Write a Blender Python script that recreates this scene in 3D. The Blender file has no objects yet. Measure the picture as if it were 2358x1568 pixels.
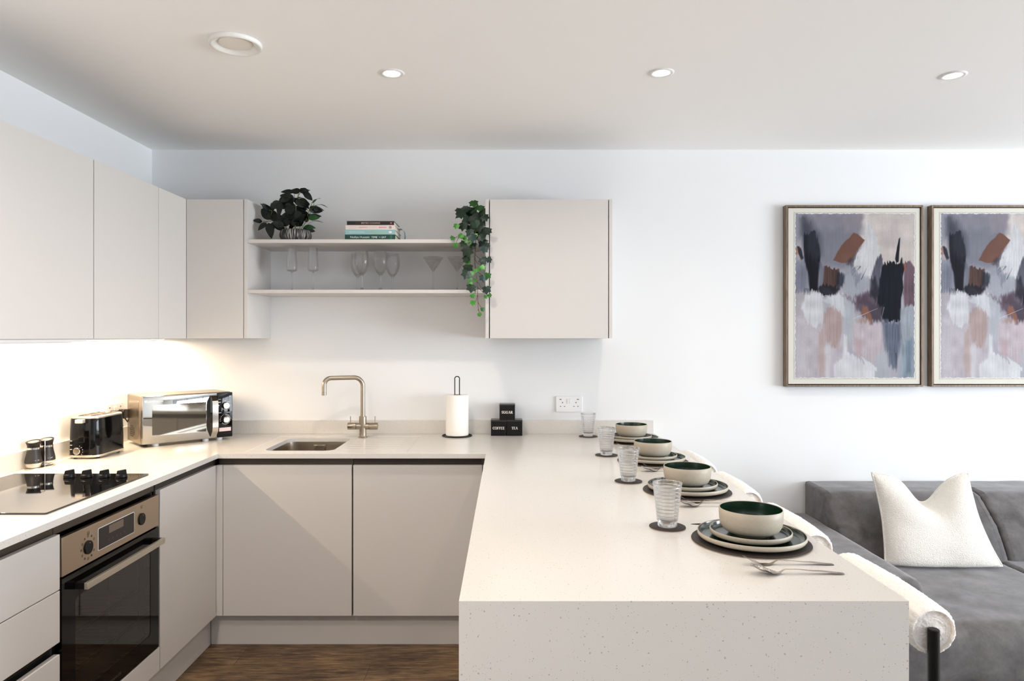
import bpy, bmesh, math, random
import numpy as np
from mathutils import Vector, Matrix, noise
from math import pi, sin, cos, radians

sc = bpy.context.scene
COL = sc.collection
# ------------------------------------------------------------------ camera
F = 1607.0; CX, CY = 1168.0, 775.0; H = 1.44
cam_d = bpy.data.cameras.new('camera'); cam = bpy.data.objects.new('camera', cam_d); COL.objects.link(cam)
cam_d.sensor_fit = 'HORIZONTAL'; cam_d.sensor_width = 36.0
cam_d.lens = 36.0 * F / 2358.0
cam_d.shift_x = (1179 - CX) / 2358.0; cam_d.shift_y = -(784 - CY) / 2358.0
cam_d.clip_start = 0.02
cam.location = (0, 0, H); cam.rotation_euler = (pi / 2, 0, 0)
sc.camera = cam
# ------------------------------------------------------------------ colour, world, light
sc.view_settings.view_transform = 'Standard'; sc.view_settings.look = 'None'
sc.view_settings.gamma = 1.0; sc.view_settings.use_curve_mapping = False
sc.view_settings.exposure = 0.03
w = bpy.data.worlds.new('world'); sc.world = w; w.use_nodes = True
w.node_tree.nodes['Background'].inputs[0].default_value = (0.75, 0.86, 1.0, 1)
w.node_tree.nodes['Background'].inputs[1].default_value = 1.0
cy = sc.cycles
cy.use_denoising = True; cy.max_bounces = 12; cy.diffuse_bounces = 9; cy.glossy_bounces = 5
cy.transmission_bounces = 10; cy.transparent_max_bounces = 12; cy.sample_clamp_indirect = 4.0
cy.caustics_refractive = False; cy.caustics_reflective = False; cy.blur_glossy = 0.0

D = 3.865; WL = -1.968; WR = 6.0; WB = -2.3; ZC = 2.475
def light(name, kind, loc, energy, color, rot=(0, 0, 0), **kw):
    d = bpy.data.lights.new(name, kind); d.energy = energy; d.color = color
    for k, v in kw.items(): setattr(d, k, v)
    o = bpy.data.objects.new(name, d); COL.objects.link(o); o.location = loc; o.rotation_euler = rot
    return o
WIN = dict(y0=-1.4, y1=2.6, z0=0.25, z1=2.35)
# daylight through the right-wall window, plus an added, unseen rear window for fill
light('window_daylight', 'AREA', (WR + 0.42, (WIN['y0'] + WIN['y1']) / 2, (WIN['z0'] + WIN['z1']) / 2), 430, (0.88, 0.94, 1.0),
      (0, pi / 2 + radians(24), 0), shape='RECTANGLE', size=WIN['z1'] - WIN['z0'], size_y=WIN['y1'] - WIN['y0'])
WB1 = dict(x0=1.2, x1=3.6, z0=0.25, z1=2.3)
light('rear_window_fill', 'AREA', ((WB1['x0'] + WB1['x1']) / 2, WB - 0.35, 1.275), 14, (0.86, 0.93, 1.0),
      (pi / 2 + radians(16), 0, 0), shape='RECTANGLE', size=2.4, size_y=2.05)
# x, y, relative strength: visible ceiling spotlights first, then unseen ones added for fill
SPOTS = [(-0.452, 2.74, 0.95), (0.605, 2.735, 0.55), (1.766, 2.763, 0.22), (-1.05, 1.42, 1.3), (0.605, 1.62, 0.45), (1.766, 1.62, 0.25),
         (3.0, 2.76, 0.3), (3.0, 1.62, 0.3), (-1.15, 0.50, 4.2)]
SPOT_W = 36.0
for x, y, k in SPOTS:
    light('downlight_and_fill_beam', 'SPOT', (x, y, ZC - 0.012), SPOT_W * k, (1.0, 0.88, 0.77), (0, 0, 0),
          spot_size=radians(152), spot_blend=0.75, shadow_soft_size=0.035)
light('strip_glow', 'AREA', (-1.90, 3.03, 1.418), 20.0, (1.0, 0.76, 0.50), (0, 0, 0), shape='RECTANGLE', size=0.014, size_y=1.62)

# ------------------------------------------------------------------ helpers
def srgb(r, g=None, b=None):
    if g is None: r, g, b = r
    f = lambda c: (c / 255 / 12.92) if c / 255 <= 0.04045 else ((c / 255 + 0.055) / 1.055) ** 2.4
    return (f(r), f(g), f(b), 1.0)

def mat(name, color, rough=0.5, metal=0.0, spec=0.5, **kw):
    m = bpy.data.materials.new(name); m.use_nodes = True
    b = m.node_tree.nodes['Principled BSDF']
    c = color if len(color) == 4 else (*color, 1)
    b.inputs['Base Color'].default_value = c
    b.inputs['Roughness'].default_value = rough
    b.inputs['Metallic'].default_value = metal
    b.inputs['Specular IOR Level'].default_value = spec
    for k, v in kw.items(): b.inputs[k].default_value = v
    m.diffuse_color = c
    return m
def nodes(m): return m.node_tree.nodes, m.node_tree.links, m.node_tree.nodes['Principled BSDF']
def tex(N, L, kind, scale=None, coord='Object', mapping=None, **kw):
    t = N.new('ShaderNodeTex' + kind); tc = N.new('ShaderNodeTexCoord')
    if mapping:
        mp = N.new('ShaderNodeMapping'); mp.inputs['Scale'].default_value = mapping
        L.new(tc.outputs[coord], mp.inputs[0]); L.new(mp.outputs[0], t.inputs['Vector'])
    else: L.new(tc.outputs[coord], t.inputs['Vector'])
    if scale is not None: t.inputs['Scale'].default_value = scale
    for k, v in kw.items():
        if k in t.inputs: t.inputs[k].default_value = v
        else: setattr(t, k, v)
    return t
def ramp(N, L, src, stops):
    r = N.new('ShaderNodeValToRGB'); L.new(src, r.inputs[0]); e = r.color_ramp.elements
    while len(e) < len(stops): e.new(0.5)
    for el, (p, c) in zip(e, stops):
        el.position = p; el.color = c if len(c) == 4 else (*c, 1)
    return r
def mixc(N, L, fac, a, b, mode='MIX'):
    m = N.new('ShaderNodeMix'); m.data_type = 'RGBA'; m.blend_type = mode
    for sock, v in ((m.inputs['Factor'], fac), (m.inputs[6], a), (m.inputs[7], b)):
        if hasattr(v, 'links'): L.new(v, sock)
        else: sock.default_value = v
    return m.outputs[2]
def math_(N, L, op, a, b=0.0):
    m = N.new('ShaderNodeMath'); m.operation = op
    for s, v in ((m.inputs[0], a), (m.inputs[1], b)):
        if hasattr(v, 'links'): L.new(v, s)
        else: s.default_value = v
    return m.outputs[0]
def bump(N, L, B, h, strength=0.3, dist=0.001):
    n = N.new('ShaderNodeBump'); n.inputs['Strength'].default_value = strength; n.inputs['Distance'].default_value = dist
    L.new(h, n.inputs['Height']); L.new(n.outputs[0], B.inputs['Normal'])

def box(bm, x0, x1, y0, y1, z0, z1, bev=0.0, seg=2):
    vs = [bm.verts.new(p) for p in ((x0,y0,z0),(x1,y0,z0),(x1,y1,z0),(x0,y1,z0),(x0,y0,z1),(x1,y0,z1),(x1,y1,z1),(x0,y1,z1))]
    fs = [bm.faces.new([vs[i] for i in f]) for f in ((0,3,2,1),(4,5,6,7),(0,1,5,4),(1,2,6,5),(2,3,7,6),(3,0,4,7))]
    if bev > 0:
        es = list({e for f in fs for e in f.edges})
        bmesh.ops.bevel(bm, geom=es, offset=bev, segments=seg, profile=0.5, affect='EDGES')
    return vs
def lathe(bm, prof, seg=48, c=(0, 0, 0), closed=False, axis='Z'):
    """prof: (radius, height) from one end to the other; zero radius closes."""
    rings = []
    def place(r, h, a):
        if axis == 'Z': return (c[0] + r*cos(a), c[1] + r*sin(a), c[2] + h)
        if axis == 'Y': return (c[0] + r*cos(a), c[1] + h, c[2] - r*sin(a))
        return (c[0] + h, c[1] + r*cos(a), c[2] + r*sin(a))
    for r, h in prof:
        if r < 1e-7: rings.append([bm.verts.new(place(0, h, 0))])
        else: rings.append([bm.verts.new(place(r, h, 2*pi*i/seg)) for i in range(seg)])
    pairs = list(zip(rings, rings[1:]))
    if closed: pairs.append((rings[-1], rings[0]))
    for a, b in pairs:
        if len(a) == 1 and len(b) == 1: continue
        for i in range(seg):
            j = (i + 1) % seg
            if len(a) == 1: bm.faces.new((a[0], b[j], b[i]))
            elif len(b) == 1: bm.faces.new((a[i], a[j], b[0]))
            else: bm.faces.new((a[i], a[j], b[j], b[i]))
    return rings
def disc_cyl(bm, c, r, h, seg=32, axis='Z', bev=0.0):
    if bev: prof = [(0,0),(r-bev,0),(r,bev),(r,h-bev),(r-bev,h),(0,h)]
    else: prof = [(0,0),(r,0),(r,h),(0,h)]
    lathe(bm, prof, seg, c, axis=axis)
def tube(bm, pts, r, seg=12, cap=True, closed=False):
    pts = [Vector(p) for p in pts]; n = len(pts)
    rs = r if isinstance(r, (list, tuple)) else [r]*n
    def tan(i):
        if closed: return (pts[(i+1) % n] - pts[i-1]).normalized()
        return (pts[min(i+1, n-1)] - pts[max(i-1, 0)]).normalized()
    t = tan(0); u = t.orthogonal().normalized(); rings = []
    for i in range(n):
        t2 = tan(i); q = t.rotation_difference(t2); u = (q @ u).normalized(); t = t2; v = t.cross(u)
        rings.append([bm.verts.new(pts[i] + rs[i]*(cos(2*pi*k/seg)*u + sin(2*pi*k/seg)*v)) for k in range(seg)])
    m = n if closed else n - 1
    for i in range(m):
        a, b = rings[i], rings[(i+1) % n]
        off = 0
        if closed and i == n-1:
            off = min(range(seg), key=lambda o: sum((a[k].co - b[(k+o) % seg].co).length for k in range(0, seg, 3)))
        for k in range(seg):
            bm.faces.new((a[k], a[(k+1) % seg], b[(k+1+off) % seg], b[(k+off) % seg]))
    if cap and not closed:
        bm.faces.new(list(reversed(rings[0]))); bm.faces.new(rings[-1])
def arc(c, r, a0, a1, n, ux, uy):
    c, ux, uy = Vector(c), Vector(ux), Vector(uy)
    return [c + r*(cos(a0+(a1-a0)*i/n)*ux + sin(a0+(a1-a0)*i/n)*uy) for i in range(n+1)]
def fillet(pts, rad, n=6):
    """round the inner corners of a polyline"""
    pts = [Vector(p) for p in pts]; out = [pts[0]]
    for i in range(1, len(pts)-1):
        a, b, c = pts[i-1], pts[i], pts[i+1]
        d1 = (a-b).normalized(); d2 = (c-b).normalized(); ang = d1.angle(d2)
        if abs(ang - pi) < 0.02: out.append(b); continue
        tl = min(rad/math.tan(ang/2), (a-b).length*0.499, (c-b).length*0.499)
        rr = tl*math.tan(ang/2); ctr = b + (d1+d2).normalized()*(rr/sin(ang/2))
        v1 = b+d1*tl-ctr; v2 = b+d2*tl-ctr; tot = v1.angle(v2); ax = v1.cross(v2).normalized()
        for k in range(n+1): out.append(ctr + Matrix.Rotation(tot*k/n, 3, ax) @ v1)
    out.append(pts[-1]); return out
def rrect(w, h, r, n=6, cx=0, cy=0):
    P = []
    for sx, sy, a0 in ((1,1,0),(-1,1,pi/2),(-1,-1,pi),(1,-1,1.5*pi)):
        for k in range(n+1):
            a = a0 + k*pi/2/n; P.append((cx + sx*(w/2-r) + r*cos(a), cy + sy*(h/2-r) + r*sin(a)))
    return P
def prism(bm, poly, place, t0, t1, bev=0.0):
    """poly in 2D, place(u, v, t) -> 3D point"""
    a = [bm.verts.new(place(u, v, t0)) for u, v in poly]; b = [bm.verts.new(place(u, v, t1)) for u, v in poly]
    n = len(poly); fs = [bm.faces.new(list(reversed(a))), bm.faces.new(b)]
    for i in range(n): fs.append(bm.faces.new((a[i], a[(i+1) % n], b[(i+1) % n], b[i])))
    if bev:
        es = set(fs[1].edges) | set(fs[0].edges)
        bmesh.ops.bevel(bm, geom=list(es), offset=bev, segments=2, profile=0.5, affect='EDGES')
    return fs

WM = {}
def thing(name, label, cat, loc=(0, 0, 0), rotz=0.0, group=None):
    o = bpy.data.objects.new(name, None); COL.objects.link(o); o.empty_display_size = 0.05
    o.location = loc; o.rotation_euler = (0, 0, rotz); o['label'] = label; o['category'] = cat
    if group: o['group'] = group
    WM[o.name] = Matrix.Translation(loc) @ Matrix.Rotation(rotz, 4, 'Z')
    return o
def obj(name, bm, m, parent=None, world=False, smooth=True, angle=22, label=None, recalc=True):
    if recalc: bmesh.ops.recalc_face_normals(bm, faces=bm.faces)
    me = bpy.data.meshes.new(name)
    if world and parent is not None:
        bmesh.ops.transform(bm, matrix=WM[parent.name].inverted(), verts=bm.verts)
    bm.to_mesh(me); bm.free()
    ms = m if isinstance(m, (list, tuple)) else [m]
    for x in ms: me.materials.append(x)
    if smooth:
        for p in me.polygons: p.use_smooth = True
        if angle < 180: me.set_sharp_from_angle(angle=radians(angle))
    o = bpy.data.objects.new(name, me); COL.objects.link(o)
    if parent is not None: o.parent = parent; WM[o.name] = WM[parent.name]
    else: WM[o.name] = Matrix()
    if label: o['label'] = label
    return o
def rebase(o, loc):
    """give a single-mesh thing an origin of its own"""
    o.data.transform(Matrix.Translation(-Vector(loc))); o.location = loc; WM[o.name] = Matrix.Translation(loc); return o
def tag(o, label, cat, group=None, kind=None):
    if label: o['label'] = label
    if cat: o['category'] = cat
    if group: o['group'] = group
    if kind: o['kind'] = kind
    return o
def struct(o): o['kind'] = 'structure'; return o
def dup(root, loc, rotz=None, label=None):
    r = root.copy(); COL.objects.link(r); r.location = loc
    if rotz is not None: r.rotation_euler = (0, 0, rotz)
    if label: r['label'] = label
    WM[r.name] = Matrix.Translation(loc) @ Matrix.Rotation(r.rotation_euler.z, 4, 'Z')
    for ch in list(root.children):
        c = ch.copy(); COL.objects.link(c); c.parent = r
        for g in ch.children:
            d = g.copy(); COL.objects.link(d); d.parent = c
    return r
def text_bm(body, width, height, org, right, up, depth=0.0004):
    """lettering from the built-in typeface, fitted to width x height, centred on org"""
    cu = bpy.data.curves.new('lettering', 'FONT'); cu.body = body; cu.extrude = 0.0; cu.resolution_u = 3
    to = bpy.data.objects.new('tmp', cu); COL.objects.link(to)
    dg = bpy.context.evaluated_depsgraph_get(); dg.update()
    me = bpy.data.meshes.new_from_object(to.evaluated_get(dg))
    bpy.data.objects.remove(to); bpy.data.curves.remove(cu)
    bm = bmesh.new(); bm.from_mesh(me); bpy.data.meshes.remove(me)
    xs = [v.co.x for v in bm.verts]; ys = [v.co.y for v in bm.verts]
    x0, x1, y0, y1 = min(xs), max(xs), min(ys), max(ys)
    right, up = Vector(right).normalized(), Vector(up).normalized(); nrm = right.cross(up)
    sx = width/(x1-x0); sy = (height/(y1-y0)) if height else sx
    for v in bm.verts:
        v.co = Vector(org) + right*((v.co.x-(x0+x1)/2)*sx) + up*((v.co.y-(y0+y1)/2)*sy) + nrm*depth
    return bm
def P(x, y, Y):
    """the point at distance Y that the photograph shows at pixel x, y (a measuring aid)"""
    return Vector(((x-CX)*Y/F, Y, H-(y-CY)*Y/F))

# ------------------------------------------------------------------ materials
M = {}
M['wall'] = mat('white_wall_paint', srgb(230, 231, 232), 0.85, spec=0.25)
M['ceiling'] = mat('white_ceiling_paint', srgb(250, 249, 247), 0.9, spec=0.2)
M['cab'] = mat('cashmere_cabinet', srgb(201, 198, 195), 0.42, spec=0.35)
M['edge'] = mat('cabinet_gap_shade', srgb(60, 54, 50), 0.8)  # carcass darkened so the door gaps read as shade
M['rail'] = mat('dark_handle_rail', srgb(82, 74, 66), 0.38, metal=0.6)
M['black'] = mat('satin_black', srgb(16, 15, 15), 0.38, spec=0.22)
M['dark'] = mat('dark_void', srgb(14, 13, 13), 0.7)
M['gloss_black'] = mat('gloss_black', srgb(7, 7, 8), 0.05, spec=0.3)
M['white_plastic'] = mat('white_plastic', srgb(232, 232, 232), 0.3)
M['ink_white'] = mat('white_print', srgb(232, 226, 220), 0.6)
M['ink_grey'] = mat('grey_print', srgb(70, 62, 56), 0.6)
M['chrome'] = mat('chrome', srgb(214, 208, 200), 0.10, metal=1.0)
M['cutlery'] = mat('polished_cutlery_steel', srgb(222, 214, 206), 0.12, metal=1.0)

def m_steel():
    m = mat('brushed_steel', srgb(188, 172, 152), 0.30, metal=1.0); N, L, B = nodes(m)
    t = tex(N, L, 'Noise', 90, mapping=(1, 0.02, 6)); t.inputs['Detail'].default_value = 3
    r = ramp(N, L, t.outputs[0], [(0.3, (0.31,)*3), (0.7, (0.34,)*3)]); L.new(r.outputs[0], B.inputs['Roughness'])
    return m
M['steel'] = m_steel()
M['nickel'] = mat('brushed_nickel', srgb(172, 160, 144), 0.3, metal=1.0)
M['sink'] = mat('sink_steel', srgb(168, 158, 144), 0.28, metal=1.0)

def m_quartz():
    m = mat('speckled_quartz', srgb(228, 223, 216), 0.22, spec=0.45); N, L, B = nodes(m)
    base = srgb(209, 206, 201); prev = base
    wn = tex(N, L, 'Noise', 220); wn.inputs['Detail'].default_value = 1
    tc = N.new('ShaderNodeTexCoord'); 
    sub = N.new('ShaderNodeVectorMath'); sub.operation = 'MULTIPLY_ADD'
    L.new(wn.outputs['Color'], sub.inputs[0]); sub.inputs[1].default_value = (0.0035,)*3; L.new(tc.outputs['Object'], sub.inputs[2])
    for sc_, thr, rad, col in ((84, 0.74, 0.12, srgb(152, 142, 130)), (165, 0.62, 0.17, srgb(146, 136, 124)), (210, 0.62, 0.2, srgb(186, 178, 168)), (125, 0.8, 0.11, srgb(120, 110, 102))):
        v = N.new('ShaderNodeTexVoronoi'); v.inputs['Scale'].default_value = sc_; L.new(sub.outputs[0], v.inputs['Vector'])
        sep = N.new('ShaderNodeSeparateColor'); L.new(v.outputs['Color'], sep.inputs[0])
        sel = math_(N, L, 'GREATER_THAN', sep.outputs[0], thr)
        rr = math_(N, L, 'MULTIPLY', sep.outputs[1], rad); rr = math_(N, L, 'ADD', rr, 0.04)
        near = math_(N, L, 'LESS_THAN', v.outputs['Distance'], rr)
        f = math_(N, L, 'MULTIPLY', sel, near); f = math_(N, L, 'MULTIPLY', f, 0.7)
        prev = mixc(N, L, f, prev, col)
    L.new(prev, B.inputs['Base Color'])
    return m
M['quartz'] = m_quartz()

def m_floor():
    m = mat('dark_wood_vinyl', srgb(92, 68, 48), 0.5); N, L, B = nodes(m)
    br = tex(N, L, 'Brick', None); br.inputs['Scale'].default_value = 1.0
    br.inputs['Brick Width'].default_value = 1.2; br.inputs['Row Height'].default_value = 0.18; br.inputs['Mortar Size'].default_value = 0.0012
    br.inputs['Color1'].default_value = (0.2, 0.2, 0.2, 1); br.inputs['Color2'].default_value = (0.8, 0.8, 0.8, 1); br.inputs['Mortar'].default_value = (0, 0, 0, 1)
    g = tex(N, L, 'Noise', 5, mapping=(1.6, 14, 1)); g.inputs['Detail'].default_value = 10; g.inputs['Roughness'].default_value = 0.72; g.inputs['Distortion'].default_value = 0.6
    g2 = tex(N, L, 'Noise', 2.3, mapping=(1.0, 3.0, 1)); g2.inputs['Detail'].default_value = 5
    s = math_(N, L, 'MULTIPLY', g.outputs[0], 0.7); s2 = math_(N, L, 'MULTIPLY', g2.outputs[0], 0.35); s = math_(N, L, 'ADD', s, s2)
    sepb = N.new('ShaderNodeSeparateColor'); L.new(br.outputs['Color'], sepb.inputs[0])
    s3 = math_(N, L, 'MULTIPLY', sepb.outputs[0], 0.08); s = math_(N, L, 'ADD', s, s3)
    r = ramp(N, L, s, [(0.40, srgb(32, 23, 17)), (0.5, srgb(74, 56, 40)), (0.58, srgb(104, 82, 58)), (0.68, srgb(136, 110, 80))])
    c = mixc(N, L, br.outputs['Fac'], r.outputs[0], srgb(40, 28, 20)); L.new(c, B.inputs['Base Color'])
    bump(N, L, B, g.outputs[0], 0.25, 0.002)
    return m
M['floor'] = m_floor()

def m_sherpa(name, c, sc_=380, st=0.9):
    m = mat(name, c, 0.95, spec=0.1); N, L, B = nodes(m)
    B.inputs['Sheen Weight'].default_value = 0.3; B.inputs['Subsurface Weight'].default_value = 0.5; B.inputs['Subsurface Scale'].default_value = 0.012; B.inputs['Subsurface Radius'].default_value = (1.0, 0.8, 0.65)
    t = tex(N, L, 'Noise', sc_); t.inputs['Detail'].default_value = 4; bump(N, L, B, t.outputs[0], st, 0.004)
    return m
M['sherpa'] = m_sherpa('cream_sherpa', srgb(249, 243, 237), 300, 0.5)
def m_boucle():
    m = mat('white_boucle', srgb(236, 232, 224), 0.95, spec=0.1); N, L, B = nodes(m)
    B.inputs['Sheen Weight'].default_value = 0.2
    t = tex(N, L, 'Voronoi', 230, mapping=(1, 1, 1.6)); t2 = tex(N, L, 'Noise', 300)
    s = math_(N, L, 'SUBTRACT', t2.outputs[0], t.outputs['Distance']); bump(N, L, B, s, 0.75, 0.004)
    return m
M['boucle'] = m_boucle()
def m_velvet():
    m = mat('grey_velvet', srgb(98, 95, 94), 0.75, spec=0.2); N, L, B = nodes(m)
    B.inputs['Sheen Weight'].default_value = 0.45; B.inputs['Sheen Roughness'].default_value = 0.4
    B.inputs['Sheen Tint'].default_value = (0.86, 0.86, 0.88, 1)
    t = tex(N, L, 'Noise', 9, mapping=(1, 1, 1)); t.inputs['Detail'].default_value = 8; t.inputs['Roughness'].default_value = 0.7; t.inputs['Distortion'].default_value = 0.15
    r = ramp(N, L, t.outputs[0], [(0.32, srgb(76, 73, 73)), (0.68, srgb(112, 109, 109))]); L.new(r.outputs[0], B.inputs['Base Color'])
    t2 = tex(N, L, 'Noise', 500); bump(N, L, B, t2.outputs[0], 0.15, 0.001)
    return m
M['velvet'] = m_velvet()
def m_stone(name, c1, c2, rough=0.45):
    m = mat(name, c1, rough, spec=0.4); N, L, B = nodes(m)
    t = tex(N, L, 'Noise', 260); r = ramp(N, L, t.outputs[0], [(0.30, c2), (0.37, c1)]); 
    v = tex(N, L, 'Voronoi', 150); f = math_(N, L, 'LESS_THAN', v.outputs['Distance'], 0.10)
    c = mixc(N, L, math_(N, L, 'MULTIPLY', f, 0.25), r.outputs[0], srgb(120, 104, 82)); L.new(c, B.inputs['Base Color'])
    return m
M['clay'] = m_stone('speckled_stoneware', srgb(170, 161, 145), srgb(154, 143, 125))
M['glaze'] = mat('dark_green_glaze', srgb(14, 40, 24), 0.16, spec=0.7)
M['leather'] = mat('dark_brown_leather', srgb(50, 43, 40), 0.55, spec=0.25)
N, L, B = nodes(M['leather']); bump(N, L, B, tex(N, L, 'Voronoi', 700).outputs['Distance'], 0.25, 0.0005)
M['cork'] = mat('leather_backing', srgb(166, 148, 128), 0.8)

def m_thin():
    m = bpy.data.materials.new('thin_clear_glass'); m.use_nodes = True; N, L = m.node_tree.nodes, m.node_tree.links
    N.remove(N['Principled BSDF']); out = N['Material Output']
    tr = N.new('ShaderNodeBsdfTransparent'); tr.inputs[0].default_value = (0.99, 0.992, 0.99, 1)
    gl = N.new('ShaderNodeBsdfGlossy'); gl.inputs['Roughness'].default_value = 0.03; gl.inputs[0].default_value = (0.9, 0.9, 0.9, 1)
    lw = N.new('ShaderNodeLayerWeight'); lw.inputs[0].default_value = 0.5
    f = math_(N, L, 'POWER', lw.outputs['Facing'], 3.5); f = math_(N, L, 'MULTIPLY', f, 0.85); f = math_(N, L, 'ADD', f, 0.05)
    mx = N.new('ShaderNodeMixShader'); L.new(f, mx.inputs[0]); L.new(tr.outputs[0], mx.inputs[1]); L.new(gl.outputs[0], mx.inputs[2]); L.new(mx.outputs[0], out.inputs[0])
    return m
M['thin'] = m_thin()
def m_glass():
    m = bpy.data.materials.new('tumbler_glass'); m.use_nodes = True; N, L = m.node_tree.nodes, m.node_tree.links
    N.remove(N['Principled BSDF']); out = N['Material Output']
    g = N.new('ShaderNodeBsdfGlass'); g.inputs['Roughness'].default_value = 0.0; g.inputs['IOR'].default_value = 1.46; g.inputs[0].default_value = (0.99, 0.99, 0.99, 1)
    tr = N.new('ShaderNodeBsdfTransparent'); tr.inputs[0].default_value = (0.97, 0.97, 0.97, 1)
    mx = N.new('ShaderNodeMixShader'); mx.inputs[0].default_value = 0.4; L.new(g.outputs[0], mx.inputs[1]); L.new(tr.outputs[0], mx.inputs[2]); L.new(mx.outputs[0], out.inputs[0])
    return m
M['glass'] = m_glass(); M['stemware'] = m_glass(); M['stemware'].name = 'stemware_glass'; M['stemware'].node_tree.nodes['Mix Shader'].inputs[0].default_value = 0.58
def m_emit(name, c, s):
    m = bpy.data.materials.new(name); m.use_nodes = True; N, L = m.node_tree.nodes, m.node_tree.links
    N.remove(N['Principled BSDF']); e = N.new('ShaderNodeEmission'); e.inputs[0].default_value = (*c, 1); e.inputs[1].default_value = s
    L.new(e.outputs[0], N['Material Output'].inputs[0]); return m
M['lamp'] = m_emit('lamp_lens', (1.0, 0.86, 0.66), 14.0)
M['led'] = m_emit('led_strip', (1.0, 0.80, 0.55), 12.0)
# ================================================================== THE ROOM
def plane_wall(name, boxes, m):
    bm = bmesh.new()
    for b in boxes: box(bm, *b)
    return struct(obj(name, bm, m, smooth=False))
T = 0.15
plane_wall('floor', [(WL-T, WR+T, WB-T, D+T, -0.12, 0)], M['floor'])
plane_wall('ceiling', [(WL-T, WR+T, WB-T, D+T, ZC, ZC+0.12)], M['ceiling'])
plane_wall('wall_back', [(WL-T, WR+T, D, D+T, 0, ZC)], M['wall'])
plane_wall('wall_left', [(WL-T, WL, WB-T, D, 0, ZC)], M['wall'])
g = WIN
plane_wall('wall_right', [(WR, WR+T, WB-T, g['y0'], 0, ZC), (WR, WR+T, g['y1'], D, 0, ZC), (WR, WR+T, g['y0'], g['y1'], 0, g['z0']), (WR, WR+T, g['y0'], g['y1'], g['z1'], ZC)], M['wall'])
g = WB1
plane_wall('wall_front', [(WL, g['x0'], WB-T, WB, 0, ZC), (g['x1'], WR, WB-T, WB, 0, ZC), (g['x0'], g['x1'], WB-T, WB, 0, g['z0']), (g['x0'], g['x1'], WB-T, WB, g['z1'], ZC)], M['wall'])
M['frame_grey'] = mat('window_frame_grey', srgb(70, 72, 76), 0.4)
bm = bmesh.new(); g = WIN; n = 3
for k in range(n+1):
    y = g['y0'] + (g['y1']-g['y0'])*k/n; y = min(max(y, g['y0']+0.025), g['y1']-0.025)
    box(bm, WR+0.06, WR+0.11, y-0.025, y+0.025, g['z0'], g['z1'])
for z in (g['z0']+0.025, g['z1']-0.025): box(bm, WR+0.061, WR+0.109, g['y0'], g['y1'], z-0.025, z+0.025)
struct(obj('window_1', bm, M['frame_grey'], smooth=False))
bm = bmesh.new(); g = WB1
for k in range(3):
    x = g['x0'] + (g['x1']-g['x0'])*k/2; x = min(max(x, g['x0']+0.025), g['x1']-0.025)
    box(bm, x-0.025, x+0.025, WB-0.11, WB-0.06, g['z0'], g['z1'])
for z in (g['z0']+0.025, g['z1']-0.025): box(bm, g['x0'], g['x1'], WB-0.109, WB-0.061, z-0.025, z+0.025)
struct(obj('added_window', bm, M['frame_grey'], smooth=False))  # unseen window added behind the camera for fill light

# ================================================================== CABINETRY
YB = 3.213       # face of the base doors on the back run
XL = -1.340      # face of the base doors on the left run
YE = 3.190; XE = -1.323   # worktop edges
ZT = 0.904; ZU = 0.883    # worktop top and underside
DT = 0.848; DBm = 0.154   # door top and bottom
XP = -0.073      # face of the peninsula doors
BV = 0.0012
def body(parent, b, m='edge'):
    bm = bmesh.new(); box(bm, *b); return obj('carcass', bm, M[m], parent, world=True, smooth=False)
def panel(name, parent, b, m='cab', bev=BV, label=None):
    bm = bmesh.new(); box(bm, *b, bev=bev); return obj(name, bm, M[m], parent, world=True, label=label)

# --- back run, two doors below the sink side, and corner fillers
t = thing('base_cabinet', 'cashmere base cabinet below the sink, door with no handle', 'cabinet', (-1.012, 3.5, DBm), group='handleless base cabinets')
body(t, (-1.30, -0.712, YB+0.0195, 3.84, DBm, 0.68))
panel('door', t, (-1.3085, -0.7165, YB, YB+0.019, DBm, DT))
panel('handle_rail', t, (-1.338, -0.712, YB+0.022, YB+0.045, 0.825, ZU-0.0005), 'rail', 0.004, 'dark metal finger rail above the door')
panel('filler_panel', t, (-1.3399, -1.3105, YB, YB+0.019, DBm, DT))
t = thing('base_cabinet', 'cashmere base cabinet between the sink cabinet and the peninsula', 'cabinet', (-0.412, 3.5, DBm), group='handleless base cabinets')
body(t, (-0.710, -0.118, YB+0.0195, 3.84, DBm, ZU-0.0005))
panel('door', t, (-0.7095, -0.1155, YB, YB+0.019, DBm, DT))
panel('handle_rail', t, (-0.711, -0.075, YB+0.022, YB+0.045, 0.825, ZU-0.0005), 'rail', 0.004, 'dark metal finger rail above the door')
panel('filler_panel', t, (-0.1125, -0.0745, YB, YB+0.019, DBm, DT))
# --- left run
t = thing('base_cabinet', 'cashmere base cabinet between the oven and the corner', 'cabinet', (-1.65, 2.95, DBm), group='handleless base cabinets')
body(t, (-1.955, XL-0.0195, 2.694, 3.82, DBm, ZU-0.0005))
panel('door', t, (XL-0.019, XL, 2.6945, YB-0.0001, DBm, DT))
panel('handle_rail', t, (XL-0.045, XL-0.022, 2.694, YB+0.02, 0.825, ZU-0.0005), 'rail', 0.004, 'dark metal finger rail above the door')
t = thing('oven_housing', 'cashmere housing panel below the built-in oven', 'cabinet', (-1.65, 2.39, DBm))
bm = bmesh.new(); box(bm, -1.955, XL-0.03, 2.093, 2.099, DBm, 0.86); box(bm, -1.955, XL-0.03, 2.684, 2.69, DBm, 0.86); box(bm, -1.955, XL-0.03, 2.099, 2.684, DBm, 0.236)
box(bm, -1.955, XL-0.03, 2.0995, 2.6835, 0.842, ZU-0.0005)
obj('carcass', bm, M['edge'], t, world=True, smooth=False)
panel('front_panel', t, (XL-0.019, XL, 2.0955, 2.6905, DBm, 0.2445))
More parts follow.
